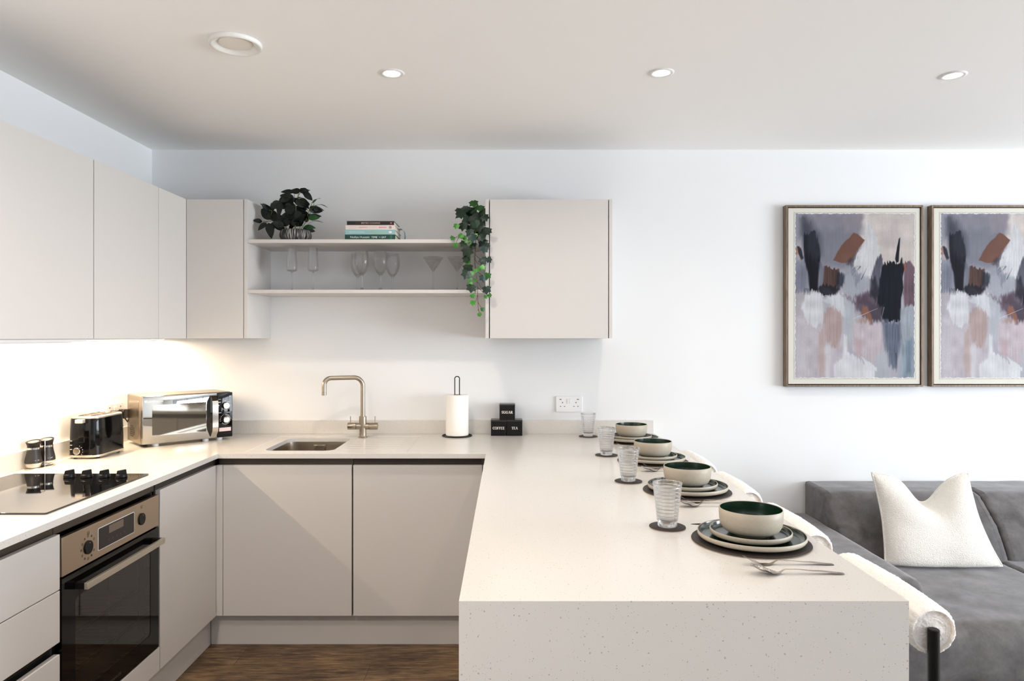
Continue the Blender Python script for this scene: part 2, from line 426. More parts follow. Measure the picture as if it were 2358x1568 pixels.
panel('handle_rail', t, (XL-0.045, XL-0.022, 2.0925, 2.6925, 0.8425, ZU-0.0007), 'rail', 0.004, 'dark metal finger rail above the oven')
t = thing('drawer_unit', 'cashmere three-drawer unit to the left of the oven', 'drawers', (-1.65, 1.79, DBm))
body(t, (-1.955, XL-0.0465, 1.495, 2.091, DBm, ZU-0.0005), 'dark')
for z0, z1 in ((0.6825, DT), (0.525, 0.6795), (DBm, 0.4885)):
    panel('drawer', t, (XL-0.019, XL, 1.4965, 2.0905, z0, z1))
panel('handle_rail', t, (XL-0.045, XL-0.022, 1.495, 2.0915, 0.825, ZU-0.0005), 'rail', 0.004, 'dark metal finger rail above the top drawer')
panel('handle_rail', t, (XL-0.045, XL-0.0405, 1.4955, 2.0905, 0.4885, 0.524), 'rail', 0.001, 'dark recess between second and third drawers')
panel('end_panel', t, (-1.9665, XL, 1.4760, 1.4940, 0.001, ZU-0.0005))
# --- peninsula
t = thing('peninsula_cabinet', 'cashmere cabinets under the peninsula, facing the oven', 'cabinet', (0.19, 2.3, DBm))
body(t, (XP+0.0195, 0.44, 1.436, 3.84, DBm, ZU-0.0005))
for y0, y1 in ((1.440, 2.03), (2.032, 2.62), (2.622, 3.205)):
    panel('door', t, (XP, XP+0.019, y0+0.0015, y1-0.0015, DBm, DT))
panel('back_panel', t, (0.4405, 0.459, 1.436, 3.86, 0.001, ZU-0.0005))
# --- plinths
def plinth(label, b):
    bm = bmesh.new(); box(bm, *b, bev=0.001); o = obj('plinth', bm, M['cab'], smooth=True); rebase(o, ((b[0]+b[1])/2, (b[2]+b[3])/2, 0.0005))
    tag(o, label, 'plinth'); return o
plinth('cashmere plinth under the two sink-side cabinets', (-1.385, -0.030, 3.263, 3.279, 0.001, DBm-0.001))
plinth('cashmere plinth under the oven and drawers', (-1.4015, -1.386, 1.495, 3.262, 0.001, DBm-0.001))
plinth('cashmere plinth along the kitchen side of the peninsula', (-0.028, -0.012, 1.436, 3.262, 0.001, DBm-0.001))

# --- wall cabinets
YW = 3.515; ZB = 1.4312; ZW = 2.1325; XW = -1.617
def wallcab(name, label, loc): return thing(name, label, 'cabinet', loc, group='wall cabinets')
t = wallcab('wall_cabinet', 'large cashmere wall cabinet above the hob, nearest on the left', (-1.79, 2.43, ZB))
body(t, (-1.967, XW-0.0195, 2.132, 2.729, ZB, ZW-0.0005))
panel('end_panel', t, (-1.9672, XW, 2.1135, 2.1315, ZB, ZW))
panel('door', t, (XW-0.019, XW, 2.1335, 2.7275, ZB, ZW))
t = wallcab('wall_cabinet', 'cashmere wall cabinet above the toaster, between hob cabinet and corner', (-1.79, 3.0, ZB))
body(t, (-1.967, XW-0.0195, 2.7305, 3.86, ZB, ZW-0.0005))
panel('door', t, (XW-0.019, XW, 2.7325, 3.2345, ZB, ZW))
panel('filler_panel', t, (XW-0.019, XW, 3.2375, YW+0.018, ZB, ZW))
t = wallcab('wall_cabinet', 'cashmere wall cabinet in the corner, left of the open shelves', (-1.47, 3.69, ZB))
body(t, (-1.6155, -1.329, YW+0.0195, 3.8645, ZB, ZW-0.0005))
panel('door', t, (-1.6150, -1.3295, YW, YW+0.019, ZB, ZW-0.001))
panel('end_panel', t, (-1.3265, -1.3085, YW-0.0005, 3.8645, ZB, ZW))
t = wallcab('wall_cabinet', 'square cashmere wall cabinet right of the open shelves', (0.21, 3.69, ZB))
body(t, (-0.0900, 0.5105, YW+0.0195, 3.8645, ZB, ZW-0.0005))
panel('door', t, (-0.0875, 0.5085, YW, YW+0.019, ZB, ZW-0.001))
panel('end_panel', t, (-0.1100, -0.0920, YW-0.0005, 3.8645, ZB, ZW))
panel('end_panel', t, (0.5125, 0.5290, YW-0.0005, 3.8645, ZB, ZW))
for nm, z0, z1 in (('upper', 1.9115, 1.930), ('lower', 1.6590, 1.6762)):
    bm = bmesh.new(); box(bm, -1.3078, -0.1107, YW, 3.8645, z0, z1, bev=0.0008)
    o = obj('shelf', bm, M['cab']); rebase(o, (-0.709, 3.69, z0))
    tag(o, {'upper': 'upper open shelf with the leafy plant and cookbooks on it', 'lower': 'lower open shelf with the stemmed glasses on it'}[nm], 'shelf', 'open shelves')
# extractor below the first wall cabinet and the light strip
t = thing('extractor_hood', 'slim built-in extractor plate under the wall cabinet above the hob', 'extractor hood', (-1.74, 2.43, ZB-0.012))
panel('body', t, (-1.872, -1.628, 2.16, 2.70, ZB-0.0115, ZB-0.0006), 'white_plastic', 0.002)
bm = bmesh.new(); box(bm, -1.84, -1.66, 2.2, 2.66, ZB-0.0155, ZB-0.0115, bev=0.001); obj('grease_filter', bm, M['white_plastic'], t, world=True)
t = thing('led_light_strip', 'glowing warm light strip under the left wall cabinets', 'light', (-1.90, 3.03, ZB-0.008))
panel('housing', t, (-1.915, -1.885, 2.14, 3.85, ZB-0.0065, ZB-0.0006), 'white_plastic', 0.001)
bm = bmesh.new(); box(bm, -1.910, -1.890, 2.15, 3.84, ZB-0.0095, ZB-0.0066); obj('diffuser', bm, M['led'], t, world=True)

# ================================================================== WORKTOP
wt = thing('worktop', 'white speckled quartz worktop running round the kitchen and over the peninsula', 'worktop', (-0.4, 3.0, ZU))
hx0, hx1, hy0, hy1, hr = -1.152, -0.822, 3.293, 3.697, 0.045
PX0, PX1, PY0, PY1 = -1.222, -0.463, 3.235, 3.765
bm = bmesh.new()
def quad(bm, x0, x1, y0, y1, z, up=True):
    v = [bm.verts.new(p) for p in ((x0,y0,z),(x1,y0,z),(x1,y1,z),(x0,y1,z))]
    bm.faces.new(v if up else list(reversed(v)))
def top_cells(z, up):
    quad(bm, WL+0.0005, XE, 1.45, 3.8645, z, up)
    quad(bm, XE, PX0, YE, 3.8645, z, up)
    quad(bm, PX1, -0.098, YE, 3.8645, z, up)
    quad(bm, PX0, PX1, YE, PY0, z, up); quad(bm, PX0, PX1, PY1, 3.8645, z, up)
    quad(bm, -0.098, 0.814, 1.414, 3.8645, z, up)
top_cells(ZT, True); top_cells(ZU, False)
# recessed drainer patch with grooves, round the sink cut-out
gy = [3.315, 3.385, 3.455, 3.525, 3.595, 3.665]
xs = sorted({PX0, PX0+0.006, hx0-0.006, hx1+0.006, -0.79, -0.782, -0.535, -0.527, PX1-0.006, PX1} | {hx0-0.012})
ys = sorted({PY0, PY0+0.006, hy0-0.006, hy1+0.006, PY1-0.006, PY1} | {y+d for y in gy for d in (-0.006, -0.002, 0.002, 0.006)})
def hgt(x, y):
    e = min(x-PX0, PX1-x, y-PY0, PY1-y); d = 0.0022*min(1, max(0, e)/0.006)
    if -0.784 < x < -0.533:
        for q in gy:
            if abs(y-q) < 0.003: d += 0.0022
    return ZT - d
grid = {}
def gv(i, j):
    if (i, j) not in grid: grid[i, j] = bm.verts.new((xs[i], ys[j], hgt(xs[i], ys[j])))
    return grid[i, j]
for i in range(len(xs)-1):
    for j in range(len(ys)-1):
        cxm, cym = (xs[i]+xs[i+1])/2, (ys[j]+ys[j+1])/2
        if hx0-0.006 < cxm < hx1+0.006 and hy0-0.006 < cym < hy1+0.006: continue
        bm.faces.new((gv(i,j), gv(i+1,j), gv(i+1,j+1), gv(i,j+1)))
zr = ZT-0.0022
loop = rrect(hx1-hx0, hy1-hy0, hr, 6, (hx0+hx1)/2, (hy0+hy1)/2)
inn = [bm.verts.new((x, y, zr)) for x, y in loop]; innb = [bm.verts.new((x, y, ZU)) for x, y in loop]
oc = [bm.verts.new((x, y, zr)) for x, y in ((hx1+0.006, hy1+0.006), (hx0-0.006, hy1+0.006), (hx0-0.006, hy0-0.006), (hx1+0.006, hy0-0.006))]
k = 7
# rrect order: corners (+,+) (-,+) (-,-) (+,-), each sweeping 90 degrees counter-clockwise
for c in range(4):
    for q in range(6): bm.faces.new((oc[c], inn[c*k+q+1], inn[c*k+q]))
    a = c*k+6; b = ((c+1) % 4)*k
    bm.faces.new((oc[c], oc[(c+1) % 4], inn[b], inn[a]))
for q in range(len(inn)):
    r_ = (q+1) % len(inn); bm.faces.new((inn[q], inn[r_], innb[r_], innb[q]))
# vertical edges
edge = [(XE,1.45),(XE,YE),(-0.098,YE),(-0.098,1.414),(0.814,1.414),(0.814,3.8645)]
edge = [(WL+0.0005,1.45)] + edge
for (xa, ya), (xb, yb) in zip(edge, edge[1:]):
    v = [bm.verts.new(p) for p in ((xa,ya,ZU),(xb,yb,ZU),(xb,yb,ZT),(xa,ya,ZT))]; bm.faces.new(v)
obj('slab', bm, M['quartz'], wt, world=True, smooth=False, recalc=False)
panel('waterfall_end', wt, (-0.098, 0.814, 1.4140, 1.434, 0.0005, ZU), 'quartz', 0.0, 'quartz panel dropping to the floor at the peninsula end')
panel('upstand', wt, (WL+0.0125, 0.806, 3.845, 3.8648, ZT+0.0002, 0.978), 'quartz', 0.001)
panel('upstand', wt, (WL+0.0004, WL+0.0122, 1.45, 3.8446, ZT+0.0002, 0.978), 'quartz', 0.001)
# sink bowl
sk = thing('sink', 'stainless steel sink bowl set under the worktop', 'sink', (-0.987, 3.495, 0.70))
bm = bmesh.new()
def rl(w, h, r, z): return [bm.verts.new((-0.987+x, 3.495+y, z)) for x, y in rrect(w, h, r, 6)]
L_ = [rl(0.372, 0.446, 0.06, ZU-0.0006), rl(0.340, 0.414, 0.05, ZU-0.0006), rl(0.338, 0.412, 0.05, ZU-0.02), rl(0.332, 0.406, 0.05, 0.73), rl(0.322, 0.396, 0.05, 0.712), rl(0.29, 0.366, 0.05, 0.706), rl(0.09, 0.09, 0.044, 0.702)]
for a, b in zip(L_, L_[1:]):
    for q in range(len(a)): r_ = (q+1) % len(a); bm.faces.new((a[q], a[r_], b[r_], b[q]))
bm.faces.new(L_[-1])
obj('bowl', bm, M['sink'], sk, world=True, angle=60)
bm = bmesh.new(); disc_cyl(bm, (-0.987, 3.495, 0.7025), 0.043, 0.003, 32, bev=0.001); obj('drain', bm, M['chrome'], sk, world=True)
bm = bmesh.new(); box(bm, -1.0246, -0.9624, 3.6955, 3.6985, 0.826, 0.8665, bev=0.002); box(bm, -1.0175, -0.9695, 3.6935, 3.6955, 0.834, 0.8585, bev=0.001)
ov = obj('overflow', bm, M['sink'], sk, world=True)
bm = bmesh.new(); box(bm, -1.0160, -0.9710, 3.6925, 3.6934, 0.8545, 0.858); box(bm, -1.0160, -0.9710, 3.6925, 3.6934, 0.835, 0.8385)
obj('overflow_slot', bm, M['dark'], ov, world=True)

# ================================================================== TAP
tp = thing('kitchen_tap', 'brushed steel two-lever swan-neck tap behind the sink', 'tap', (-0.7717, 3.73, ZT+0.0005))
X0, Y0 = -0.7717, 3.73
bm = bmesh.new(); lathe(bm, [(0,0),(0.024,0),(0.024,0.003),(0.0205,0.0045),(0.0195,0.006),(0.0185,0.03),(0.0195,0.042),(0.0195,0.109),(0.0185,0.1105),(0,0.1105)], 40, (X0, Y0, ZT+0.0005))
for s in (-1, 1):
    lathe(bm, [(0.0,0.0),(0.0185,0.0),(0.0185,0.034 if s > 0 else 0.034)], 32, (X0, Y0, 0.962), axis='X') if s > 0 else lathe(bm, [(0.0,0.0),(0.0185,0.0),(0.0185,-0.034)], 32, (X0, Y0, 0.962), axis='X')
obj('body', bm, M['nickel'], tp, world=True)
for s in (-1, 1):
    bm = bmesh.new(); a, b = (0.0355, 0.0795)
    prof = [(0, s*a),(0.0188, s*a),(0.0192, s*(a+0.001)),(0.0192, s*(b-0.001)),(0.018, s*b),(0, s*b)]
    lathe(bm, prof, 32, (X0, Y0, 0.962), axis='X')
    h = obj('handle', bm, M['nickel'], tp, world=True)
    bm = bmesh.new(); xk = X0 + s*0.0655; tube(bm, [(xk, Y0-0.002, 0.978), (xk, Y0-0.002, 1.0145)], 0.0026, 12)
    obj('lever', bm, M['nickel'], h, world=True)
path = fillet([(X0, Y0, 1.0145), (X0, Y0, 1.2218), (-0.959, 3.655, 1.2218), (-0.959, 3.655, 1.149)], 0.046, 10)
bm = bmesh.new(); tube(bm, path, 0.0119, 24); obj('spout', bm, M['nickel'], tp, world=True, angle=60)
bm = bmesh.new(); disc_cyl(bm, (-0.959, 3.655, 1.1325), 0.0122, 0.016, 28, bev=0.001); obj('aerator', bm, M['nickel'], tp, world=True)

# ================================================================== OVEN
ov = thing('built_in_oven', 'stainless steel and black glass built-in oven under the hob', 'oven', (-1.65, 2.39, 0.246))
y0, y1 = 2.0995, 2.6835
bm = bmesh.new(); box(bm, XL-0.016, XL, y0, y1, 0.7155, 0.8335, bev=0.001)
cp = obj('control_panel', bm, M['steel'], ov, world=True)
def faceX(bm, poly, x0, x1): prism(bm, poly, lambda u, v, t_: (t_, u, v), x0, x1)
bm = bmesh.new(); faceX(bm, rrect(0.222, 0.074, 0.005, 5, 2.3955, 0.7745), XL-0.001, XL+0.0008)
obj('display_trim', bm, M['white_plastic'], cp, world=True)
bm = bmesh.new(); faceX(bm, rrect(0.217, 0.070, 0.004, 5, 2.3955, 0.7745), XL, XL+0.0014)
obj('display', bm, mat('display_black', srgb(20, 17, 16), 0.3), cp, world=True)
bm = bmesh.new(); faceX(bm, rrect(0.088, 0.026, 0.001, 2, 2.390, 0.792), XL, XL+0.0018)
obj('screen', bm, mat('lcd_screen', srgb(104, 90, 78), 0.35), cp, world=True)
bm = bmesh.new()
for k in range(5): box(bm, XL, XL+0.0017, 2.342+k*0.024, 2.348+k*0.024, 0.755, 0.761)
obj('touch_key', bm, mat('key_grey', srgb(74, 66, 60), 0.5), cp, world=True)
for yk, zk in ((2.2315, 0.7665), (2.557, 0.7716)):
    bm = bmesh.new(); disc_cyl(bm, (XL+0.0002, yk, zk), 0.0215, 0.0045, 36, axis='X', bev=0.001); kb = obj('knob', bm, M['black'], cp, world=True)
    bm = bmesh.new(); disc_cyl(bm, (XL+0.0048, yk+0.002, zk+0.014), 0.0012, 0.0004, 10, axis='X'); obj('pointer', bm, M['ink_white'], kb, world=True)
bm = bmesh.new()
for k in range(11):
    a = radians(-60 + k*30 + 0) + pi/2
    if k == 11: continue
    u, v = 2.2315 + 0.036*cos(a), 0.7665 + 0.036*sin(a)
    s = 0.0034
    for b in ((u-s, u+s, v+s*0.7, v+s), (u-s, u+s, v-s, v-s*0.7), (u-s, u-s*0.7, v-s, v+s), (u+s*0.7, u+s, v-s, v+s)):
        box(bm, XL, XL+0.0004, b[0], b[1], b[2], b[3])
    if k % 2: box(bm, XL, XL+0.0004, u-s*.5, u+s*.5, v-s*.4, v+s*.4)
for u, v in ((2.232, 0.812), (2.557, 0.8155)):
    s = 0.005
    for b in ((u-s, u+s, v+s*0.8, v+s), (u-s, u+s, v-s, v-s*0.8), (u-s, u-s*0.8, v-s, v+s), (u+s*0.8, u+s, v-s, v+s), (u-s*.5, u+s*.5, v-s*.3, v)):
        box(bm, XL, XL+0.0004, b[0], b[1], b[2], b[3])
obj('dial_markings', bm, M['ink_grey'], cp, world=True, smooth=False)
# door: black glass frame with a clear window onto the cavity
wy0, wy1, wz0, wz1 = 2.166, 2.622, 0.318, 0.632; dz0, dz1 = 0.249, 0.709
bm = bmesh.new()
for b in ((y0, wy0, dz0, dz1), (wy1, y1, dz0, dz1), (wy0, wy1, wz1, dz1), (wy0, wy1, dz0, wz0)):
    box(bm, XL-0.022, XL, *b)
for (u, v, a0) in ((wy1, wz1, 0), (wy0, wz1, pi/2), (wy0, wz0, pi), (wy1, wz0, 1.5*pi)):   # rounded window corners
    r_ = 0.018; cu, cv = u - r_*(1 if u == wy1 else -1), v - r_*(1 if v == wz1 else -1)
    poly = [(u, v)] + [(cu + r_*cos(a0 + pi/2*q/6), cv + r_*sin(a0 + pi/2*q/6)) for q in range(7)]
    faceX(bm, poly, XL-0.0215, XL-0.0002)
dr = obj('door', bm, M['gloss_black'], ov, world=True, smooth=False)
def m_tint():
    m = bpy.data.materials.new('tinted_oven_glass'); m.use_nodes = True; N, L = m.node_tree.nodes, m.node_tree.links
    N.remove(N['Principled BSDF']); out = N['Material Output']
    tr = N.new('ShaderNodeBsdfTransparent'); tr.inputs[0].default_value = (0.60, 0.55, 0.47, 1)
    gl = N.new('ShaderNodeBsdfGlossy'); gl.inputs['Roughness'].default_value = 0.02
    lw = N.new('ShaderNodeFresnel'); lw.inputs[0].default_value = 1.6; f = math_(N, L, 'ADD', lw.outputs[0], 0.05)
    mx = N.new('ShaderNodeMixShader'); L.new(f, mx.inputs[0]); L.new(tr.outputs[0], mx.inputs[1]); L.new(gl.outputs[0], mx.inputs[2]); L.new(mx.outputs[0], out.inputs[0])
    return m
bm = bmesh.new(); v = [bm.verts.new(p) for p in ((XL-0.0012, wy0, wz0), (XL-0.0012, wy1, wz0), (XL-0.0012, wy1, wz1), (XL-0.0012, wy0, wz1))]; bm.faces.new(v)
obj('door_glass', bm, m_tint(), dr, world=True, smooth=False, recalc=False)
hz = 0.667
bm = bmesh.new(); box(bm, XL+0.030, XL+0.042, 2.160, 2.650, hz-0.0105, hz+0.0105, bev=0.0012)
hd = obj('handle', bm, mat('satin_aluminium', srgb(206, 198, 182), 0.32, metal=0.85), dr, world=True)
for u in (2.162, 2.628):
    bm = bmesh.new(); box(bm, XL+0.0003, XL+0.0298, u, u+0.020, hz-0.0105, hz+0.0105, bev=0.001); obj('handle_bracket', bm, M['black'], dr, world=True)
obj('lettering', text_bm('ZANUSSI', 0.062, 0.0085, (XL+0.0002, 2.39, 0.2745), (0, 1, 0), (0, 0, 1)), mat('logo_grey', srgb(74, 72, 74), 0.5), dr, world=True, smooth=False)
M['cavity'] = mat('oven_enamel', srgb(84, 76, 66), 0.4)
bm = bmesh.new(); a = (XL-0.03, XL-0.46)
for b in ((a[1], a[0], 2.12, 2.125, 0.29, 0.67), (a[1], a[0], 2.655, 2.66, 0.29, 0.67), (a[1]-0.005, a[1], 2.12, 2.66, 0.29, 0.67), (a[1], a[0], 2.12, 2.66, 0.285, 0.29), (a[1], a[0], 2.12, 2.66, 0.67, 0.675)): box(bm, *b)
obj('cavity', bm, M['cavity'], ov, world=True, smooth=False)
for side in (2.133, 2.647):
    bm = bmesh.new()
    for xx in (XL-0.06, XL-0.17): tube(bm, [(xx, side, 0.33), (xx, side, 0.64)], 0.002, 8)
    for zz in (0.36, 0.42, 0.48, 0.54, 0.60):
        dy = 0.012 if side < 2.4 else -0.012
        tube(bm, [(XL-0.05, side+dy, zz), (XL-0.30, side+dy, zz)], 0.002, 8)
        for xx in (XL-0.06, XL-0.17): tube(bm, [(xx, side, zz), (xx, side+dy, zz)], 0.0018, 8)
    obj('shelf_rail', bm, M['chrome'], ov, world=True)
for zz in (0.485, 0.365):
    bm = bmesh.new()
    for xx in (XL-0.045, XL-0.06, XL-0.43): tube(bm, [(xx, 2.148, zz), (xx, 2.632, zz)], 0.0024, 8)
    for k in range(16): yy = 2.16 + k*0.0305; tube(bm, [(XL-0.06, yy, zz+0.003), (XL-0.43, yy, zz+0.003)], 0.0012, 6)
    obj('oven_rack', bm, M['chrome'], ov, world=True)

# ================================================================== HOB
hb = thing('induction_hob', 'black glass hob with four knobs, set in the left worktop', 'hob', (-1.65, 2.40, ZT+0.0003))
bm = bmesh.new(); prism(bm, rrect(0.522, 0.605, 0.006, 3, -1.649, 2.4025), lambda u, v, t_: (u, v, t_), ZT+0.0003, ZT+0.0055, bev=0.0008)
gh = mat('hob_glass', srgb(9, 8, 8), 0.035, spec=0.9)
N, L, B = nodes(gh)
t1 = tex(N, L, 'Noise', 3.0, mapping=(30, 3, 1)); t1.inputs['Detail'].default_value = 3
r = ramp(N, L, t1.outputs[0], [(0.62, srgb(8, 7, 7)), (0.78, srgb(26, 17, 11))]); L.new(r.outputs[0], B.inputs['Base Color'])
obj('glass_top', bm, gh, hb, world=True)
for xk in (-1.652, -1.587, -1.521, -1.4555):
    bm = bmesh.new(); z0 = ZT+0.0058
    lathe(bm, [(0,0),(0.0195,0),(0.0205,0.002),(0.0198,0.010),(0.0175,0.0125),(0,0.0125)], 36, (xk, 2.634, z0))
    vs = [(-0.017,-0.0085,0.0125),(0.017,-0.0085,0.0125),(0.017,0.0085,0.0125),(-0.017,0.0085,0.0125),(-0.015,-0.0065,0.026),(0.0155,-0.0065,0.030),(0.0155,0.0065,0.030),(-0.015,0.0065,0.026)]
    a_ = radians(28); V = [bm.verts.new((xk + x*cos(a_) - y*sin(a_), 2.634 + x*sin(a_) + y*cos(a_), z0 + z - 0.0008)) for x, y, z in vs]
    fs = [bm.faces.new([V[i] for i in f]) for f in ((0,3,2,1),(4,5,6,7),(0,1,5,4),(1,2,6,5),(2,3,7,6),(3,0,4,7))]
    bmesh.ops.bevel(bm, geom=list({e for f in fs for e in f.edges}), offset=0.0016, segments=2, affect='EDGES')
    obj('knob', bm, M['black'], hb, world=True)
# ================================================================== MICROWAVE
rz = math.atan2(0.301, 0.317)
mw = thing('microwave', 'silver microwave with mirrored door in the corner of the worktop', 'microwave', (-1.5945-0.688*0.122, 3.5005+0.725*0.122, ZT+0.0005), rz)
W2, D2 = 0.2185, 0.122; zb, zt = 0.0125, 0.2475
M['mw_body'] = mat('silver_painted_metal', srgb(166, 150, 130), 0.25, metal=0.95)
bm = bmesh.new(); box(bm, -W2, W2, -D2+0.022, D2, zb, zt, bev=0.006, seg=3)
mb = obj('body', bm, M['mw_body'], mw)
bm = bmesh.new(); prism(bm, rrect(0.15, 0.19, 0.02, 6, 0.005, 0.13), lambda u, v, t_: (t_, u, v), -W2-0.0012, -W2+0.001, bev=0.001)
obj('side_panel', bm, M['mw_body'], mb)
bm = bmesh.new()
for r_ in range(6):
    for c_ in range(6):
        if (r_ + c_) > 8 or (r_ < 1 and c_ > 3): continue
        u, v = 0.058 - c_*0.0125 + (r_ % 2)*0.004, 0.045 + r_*0.0095
        prism(bm, [(u-0.004, v-0.0028), (u+0.004, v-0.0028), (u, v+0.004)], lambda a, b, t_: (t_, a, b), -W2-0.0018, -W2-0.0012)
obj('vent_slots', bm, M['dark'], mb, smooth=False)
bm = bmesh.new(); box(bm, -W2+0.002, 0.138, -D2, -D2+0.0215, zb+0.002, zt-0.002, bev=0.003, seg=3)
md = obj('door', bm, mat('mirror_door', srgb(176, 174, 170), 0.03, metal=0.95), mw)
bm = bmesh.new(); box(bm, -W2+0.045, 0.083, -D2-0.0004, -D2+0.001, zb+0.04, zt-0.045)
obj('door_window', bm, mat('mirror_window', srgb(138, 134, 126), 0.04, metal=0.9), md)
obj('lettering', text_bm('Russell Hobbs', 0.076, 0.0105, (-W2+0.058, -D2-0.0006, zt-0.026), (1, 0, 0), (0, 0, 1)), M['ink_white'], md, smooth=False)
bm = bmesh.new(); disc_cyl(bm, (-W2+0.0145, -D2-0.0008, zt-0.026), 0.0045, 0.0006, 24, axis='Y'); obj('emblem', bm, M['ink_white'], md)
bm = bmesh.new()
prof = [(zb+0.012, 0.004), (zb+0.040, 0.026), (zb+0.06, 0.030), (zt-0.06, 0.030), (zt-0.040, 0.026), (zt-0.014, 0.004)]
poly = [(-D2-d, z) for z, d in prof] + [(-D2+0.001, zt-0.014), (-D2+0.001, zb+0.012)]
prism(bm, poly, lambda u, v, t_: (t_, u, v), 0.104, 0.128)
hm = obj('handle', bm, M['gloss_black'], md, smooth=False)
bm = bmesh.new()
pts = [(-D2-d-0.0016, z) for z, d in prof]; inn = [(-D2-d, z) for z, d in prof]
prism(bm, pts + inn[::-1], lambda u, v, t_: (t_, u, v), 0.1035, 0.1325)
obj('handle_trim', bm, M['chrome'], hm, smooth=False)
bm = bmesh.new(); box(bm, 0.1395, W2-0.001, -D2, -D2+0.0215, zb+0.002, zt-0.002, bev=0.003, seg=3)
pnl = obj('control_panel', bm, M['gloss_black'], mw)
for zk in (0.178, 0.106):
    bm = bmesh.new(); disc_cyl(bm, (0.180, -D2-0.017, zk), 0.0175, 0.0168, 36, axis='Y', bev=0.003); obj('dial', bm, M['chrome'], pnl)
bm = bmesh.new(); yk = -D2-0.0006
for a in range(-6, 13):
    aa = pi/2 - a*pi/10
    u, v = 0.180 + 0.0265*cos(aa), 0.106 + 0.0265*sin(aa); box(bm, u-0.0012, u+0.0012, yk, yk+0.0004, v-0.0012, v+0.0012)
for a in range(0, 41):
    aa = pi/2 - a*pi/32; u, v = 0.180 + 0.0235*cos(aa), 0.106 + 0.0235*sin(aa); box(bm, u-0.0007, u+0.0007, yk, yk+0.0004, v-0.0011, v+0.0011)
for u, v, w_, h_ in ((0.151,0.211,.012,.0018),(0.150,0.196,.012,.004),(0.1475,0.180,.005,.003),(0.196,0.196,.012,.0025),(0.2045,0.179,.006,.0022),(0.151,0.142,.016,.0022),(0.196,0.142,.018,.0022),(0.178,0.203,.005,.003),(0.204,0.226,.007,.003)):
    box(bm, u-w_/2, u+w_/2, yk, yk+0.0004, v-h_/2, v+h_/2)
obj('panel_markings', bm, M['ink_white'], pnl, smooth=False)
bm = bmesh.new(); box(bm, 0.148, 0.209, yk, yk+0.0005, 0.045, 0.064, bev=0.0002); obj('sticker', bm, mat('pink_sticker', srgb(232, 208, 208), 0.6), pnl)
for u, v in ((-0.15,-0.09),(0.09,-0.09),(0.16,-0.09),(-0.15,0.09),(0.15,0.09)):
    bm = bmesh.new(); disc_cyl(bm, (u, v, 0), 0.016, 0.0135, 20); obj('foot', bm, M['white_plastic'] if v < 0 else M['black'], mw)

# ================================================================== TOASTER
tx, ty = -1.8600, 3.167
to = thing('toaster', 'glossy black two-slot toaster beside the microwave', 'toaster', (tx, ty, ZT+0.0005))
def loft(bm, secs, cap0=True, cap1=True, n=8):
    rings = []
    for (w_, l_, r_, z, dx, dy) in secs:
        rings.append([bm.verts.new((x+dx, y+dy, z)) for x, y in rrect(w_, l_, r_, n)])
    for a, b in zip(rings, rings[1:]):
        for q in range(len(a)): k_ = (q+1) % len(a); bm.faces.new((a[q], a[k_], b[k_], b[q]))
    if cap0: bm.faces.new(list(reversed(rings[0])))
    if cap1: bm.faces.new(rings[-1])
bm = bmesh.new(); loft(bm, [(0.143, 0.238, 0.042, 0.007, 0, 0), (0.144, 0.240, 0.042, 0.009, 0, 0), (0.144, 0.240, 0.042, 0.0165, 0, 0), (0.142, 0.237, 0.041, 0.0175, 0, 0)])
obj('base_trim', bm, M['chrome'], to, label='chrome trim round the base')
bm = bmesh.new(); secs = [(0.141, 0.236, 0.041, 0.018, 0, 0), (0.141, 0.236, 0.041, 0.06, 0, 0), (0.139, 0.234, 0.041, 0.12, 0, 0), (0.135, 0.230, 0.040, 0.168, 0, 0), (0.132, 0.227, 0.039, 0.176, 0, 0)]
loft(bm, secs, n=10); obj('body', bm, M['gloss_black'], to, angle=50)
bm = bmesh.new(); loft(bm, [(0.1315, 0.2265, 0.039, 0.1763, 0, 0), (0.1305, 0.2255, 0.038, 0.181, 0, 0), (0.126, 0.221, 0.036, 0.1835, 0, 0)], n=10)
tt = obj('top_plate', bm, mat('warm_steel', srgb(214, 196, 180), 0.3, metal=0.85), to, angle=50)
for dx in (-0.027, 0.027):
    bm = bmesh.new(); box(bm, dx-0.012, dx+0.012, -0.075, 0.085, 0.1837, 0.1843); sl = obj('bread_slot', bm, M['dark'], tt)
    bm = bmesh.new()
    for e in (-0.013, 0.013): tube(bm, [(dx+e, -0.076, 0.1853), (dx+e, 0.086, 0.1853)], 0.0014, 8)
    tube(bm, [(dx-0.013, -0.02, 0.1853), (dx+0.013, -0.02, 0.1853)], 0.0012, 8); tube(bm, [(dx-0.013, 0.04, 0.1853), (dx+0.013, 0.04, 0.1853)], 0.0012, 8)
    obj('slot_wire', bm, M['chrome'], sl)
yf = -0.1165
bm = bmesh.new(); box(bm, -0.014, 0.014, yf-0.0040, yf+0.004, 0.072, 0.165, bev=0.003); obj('lever_channel', bm, M['gloss_black'], to)
bm = bmesh.new(); box(bm, -0.0165, 0.0165, yf-0.024, yf+0.001, 0.158, 0.175, bev=0.003, seg=3); obj('lever', bm, mat('pale_lever', srgb(226, 214, 206), 0.3, metal=0.5), to)
bm = bmesh.new(); disc_cyl(bm, (-0.016, yf-0.014, 0.036), 0.0155, 0.0135, 32, axis='Y', bev=0.002); obj('browning_dial', bm, M['chrome'], to)
bm = bmesh.new()
for a in range(7):
    aa = radians(70 - a*28); box(bm, -0.016+0.022*cos(aa)-0.0011, -0.016+0.022*cos(aa)+0.0011, yf-0.0028, yf-0.0020, 0.036+0.022*sin(aa)-0.0011, 0.036+0.022*sin(aa)+0.0011)
obj('dial_markings', bm, M['ink_white'], to, smooth=False)
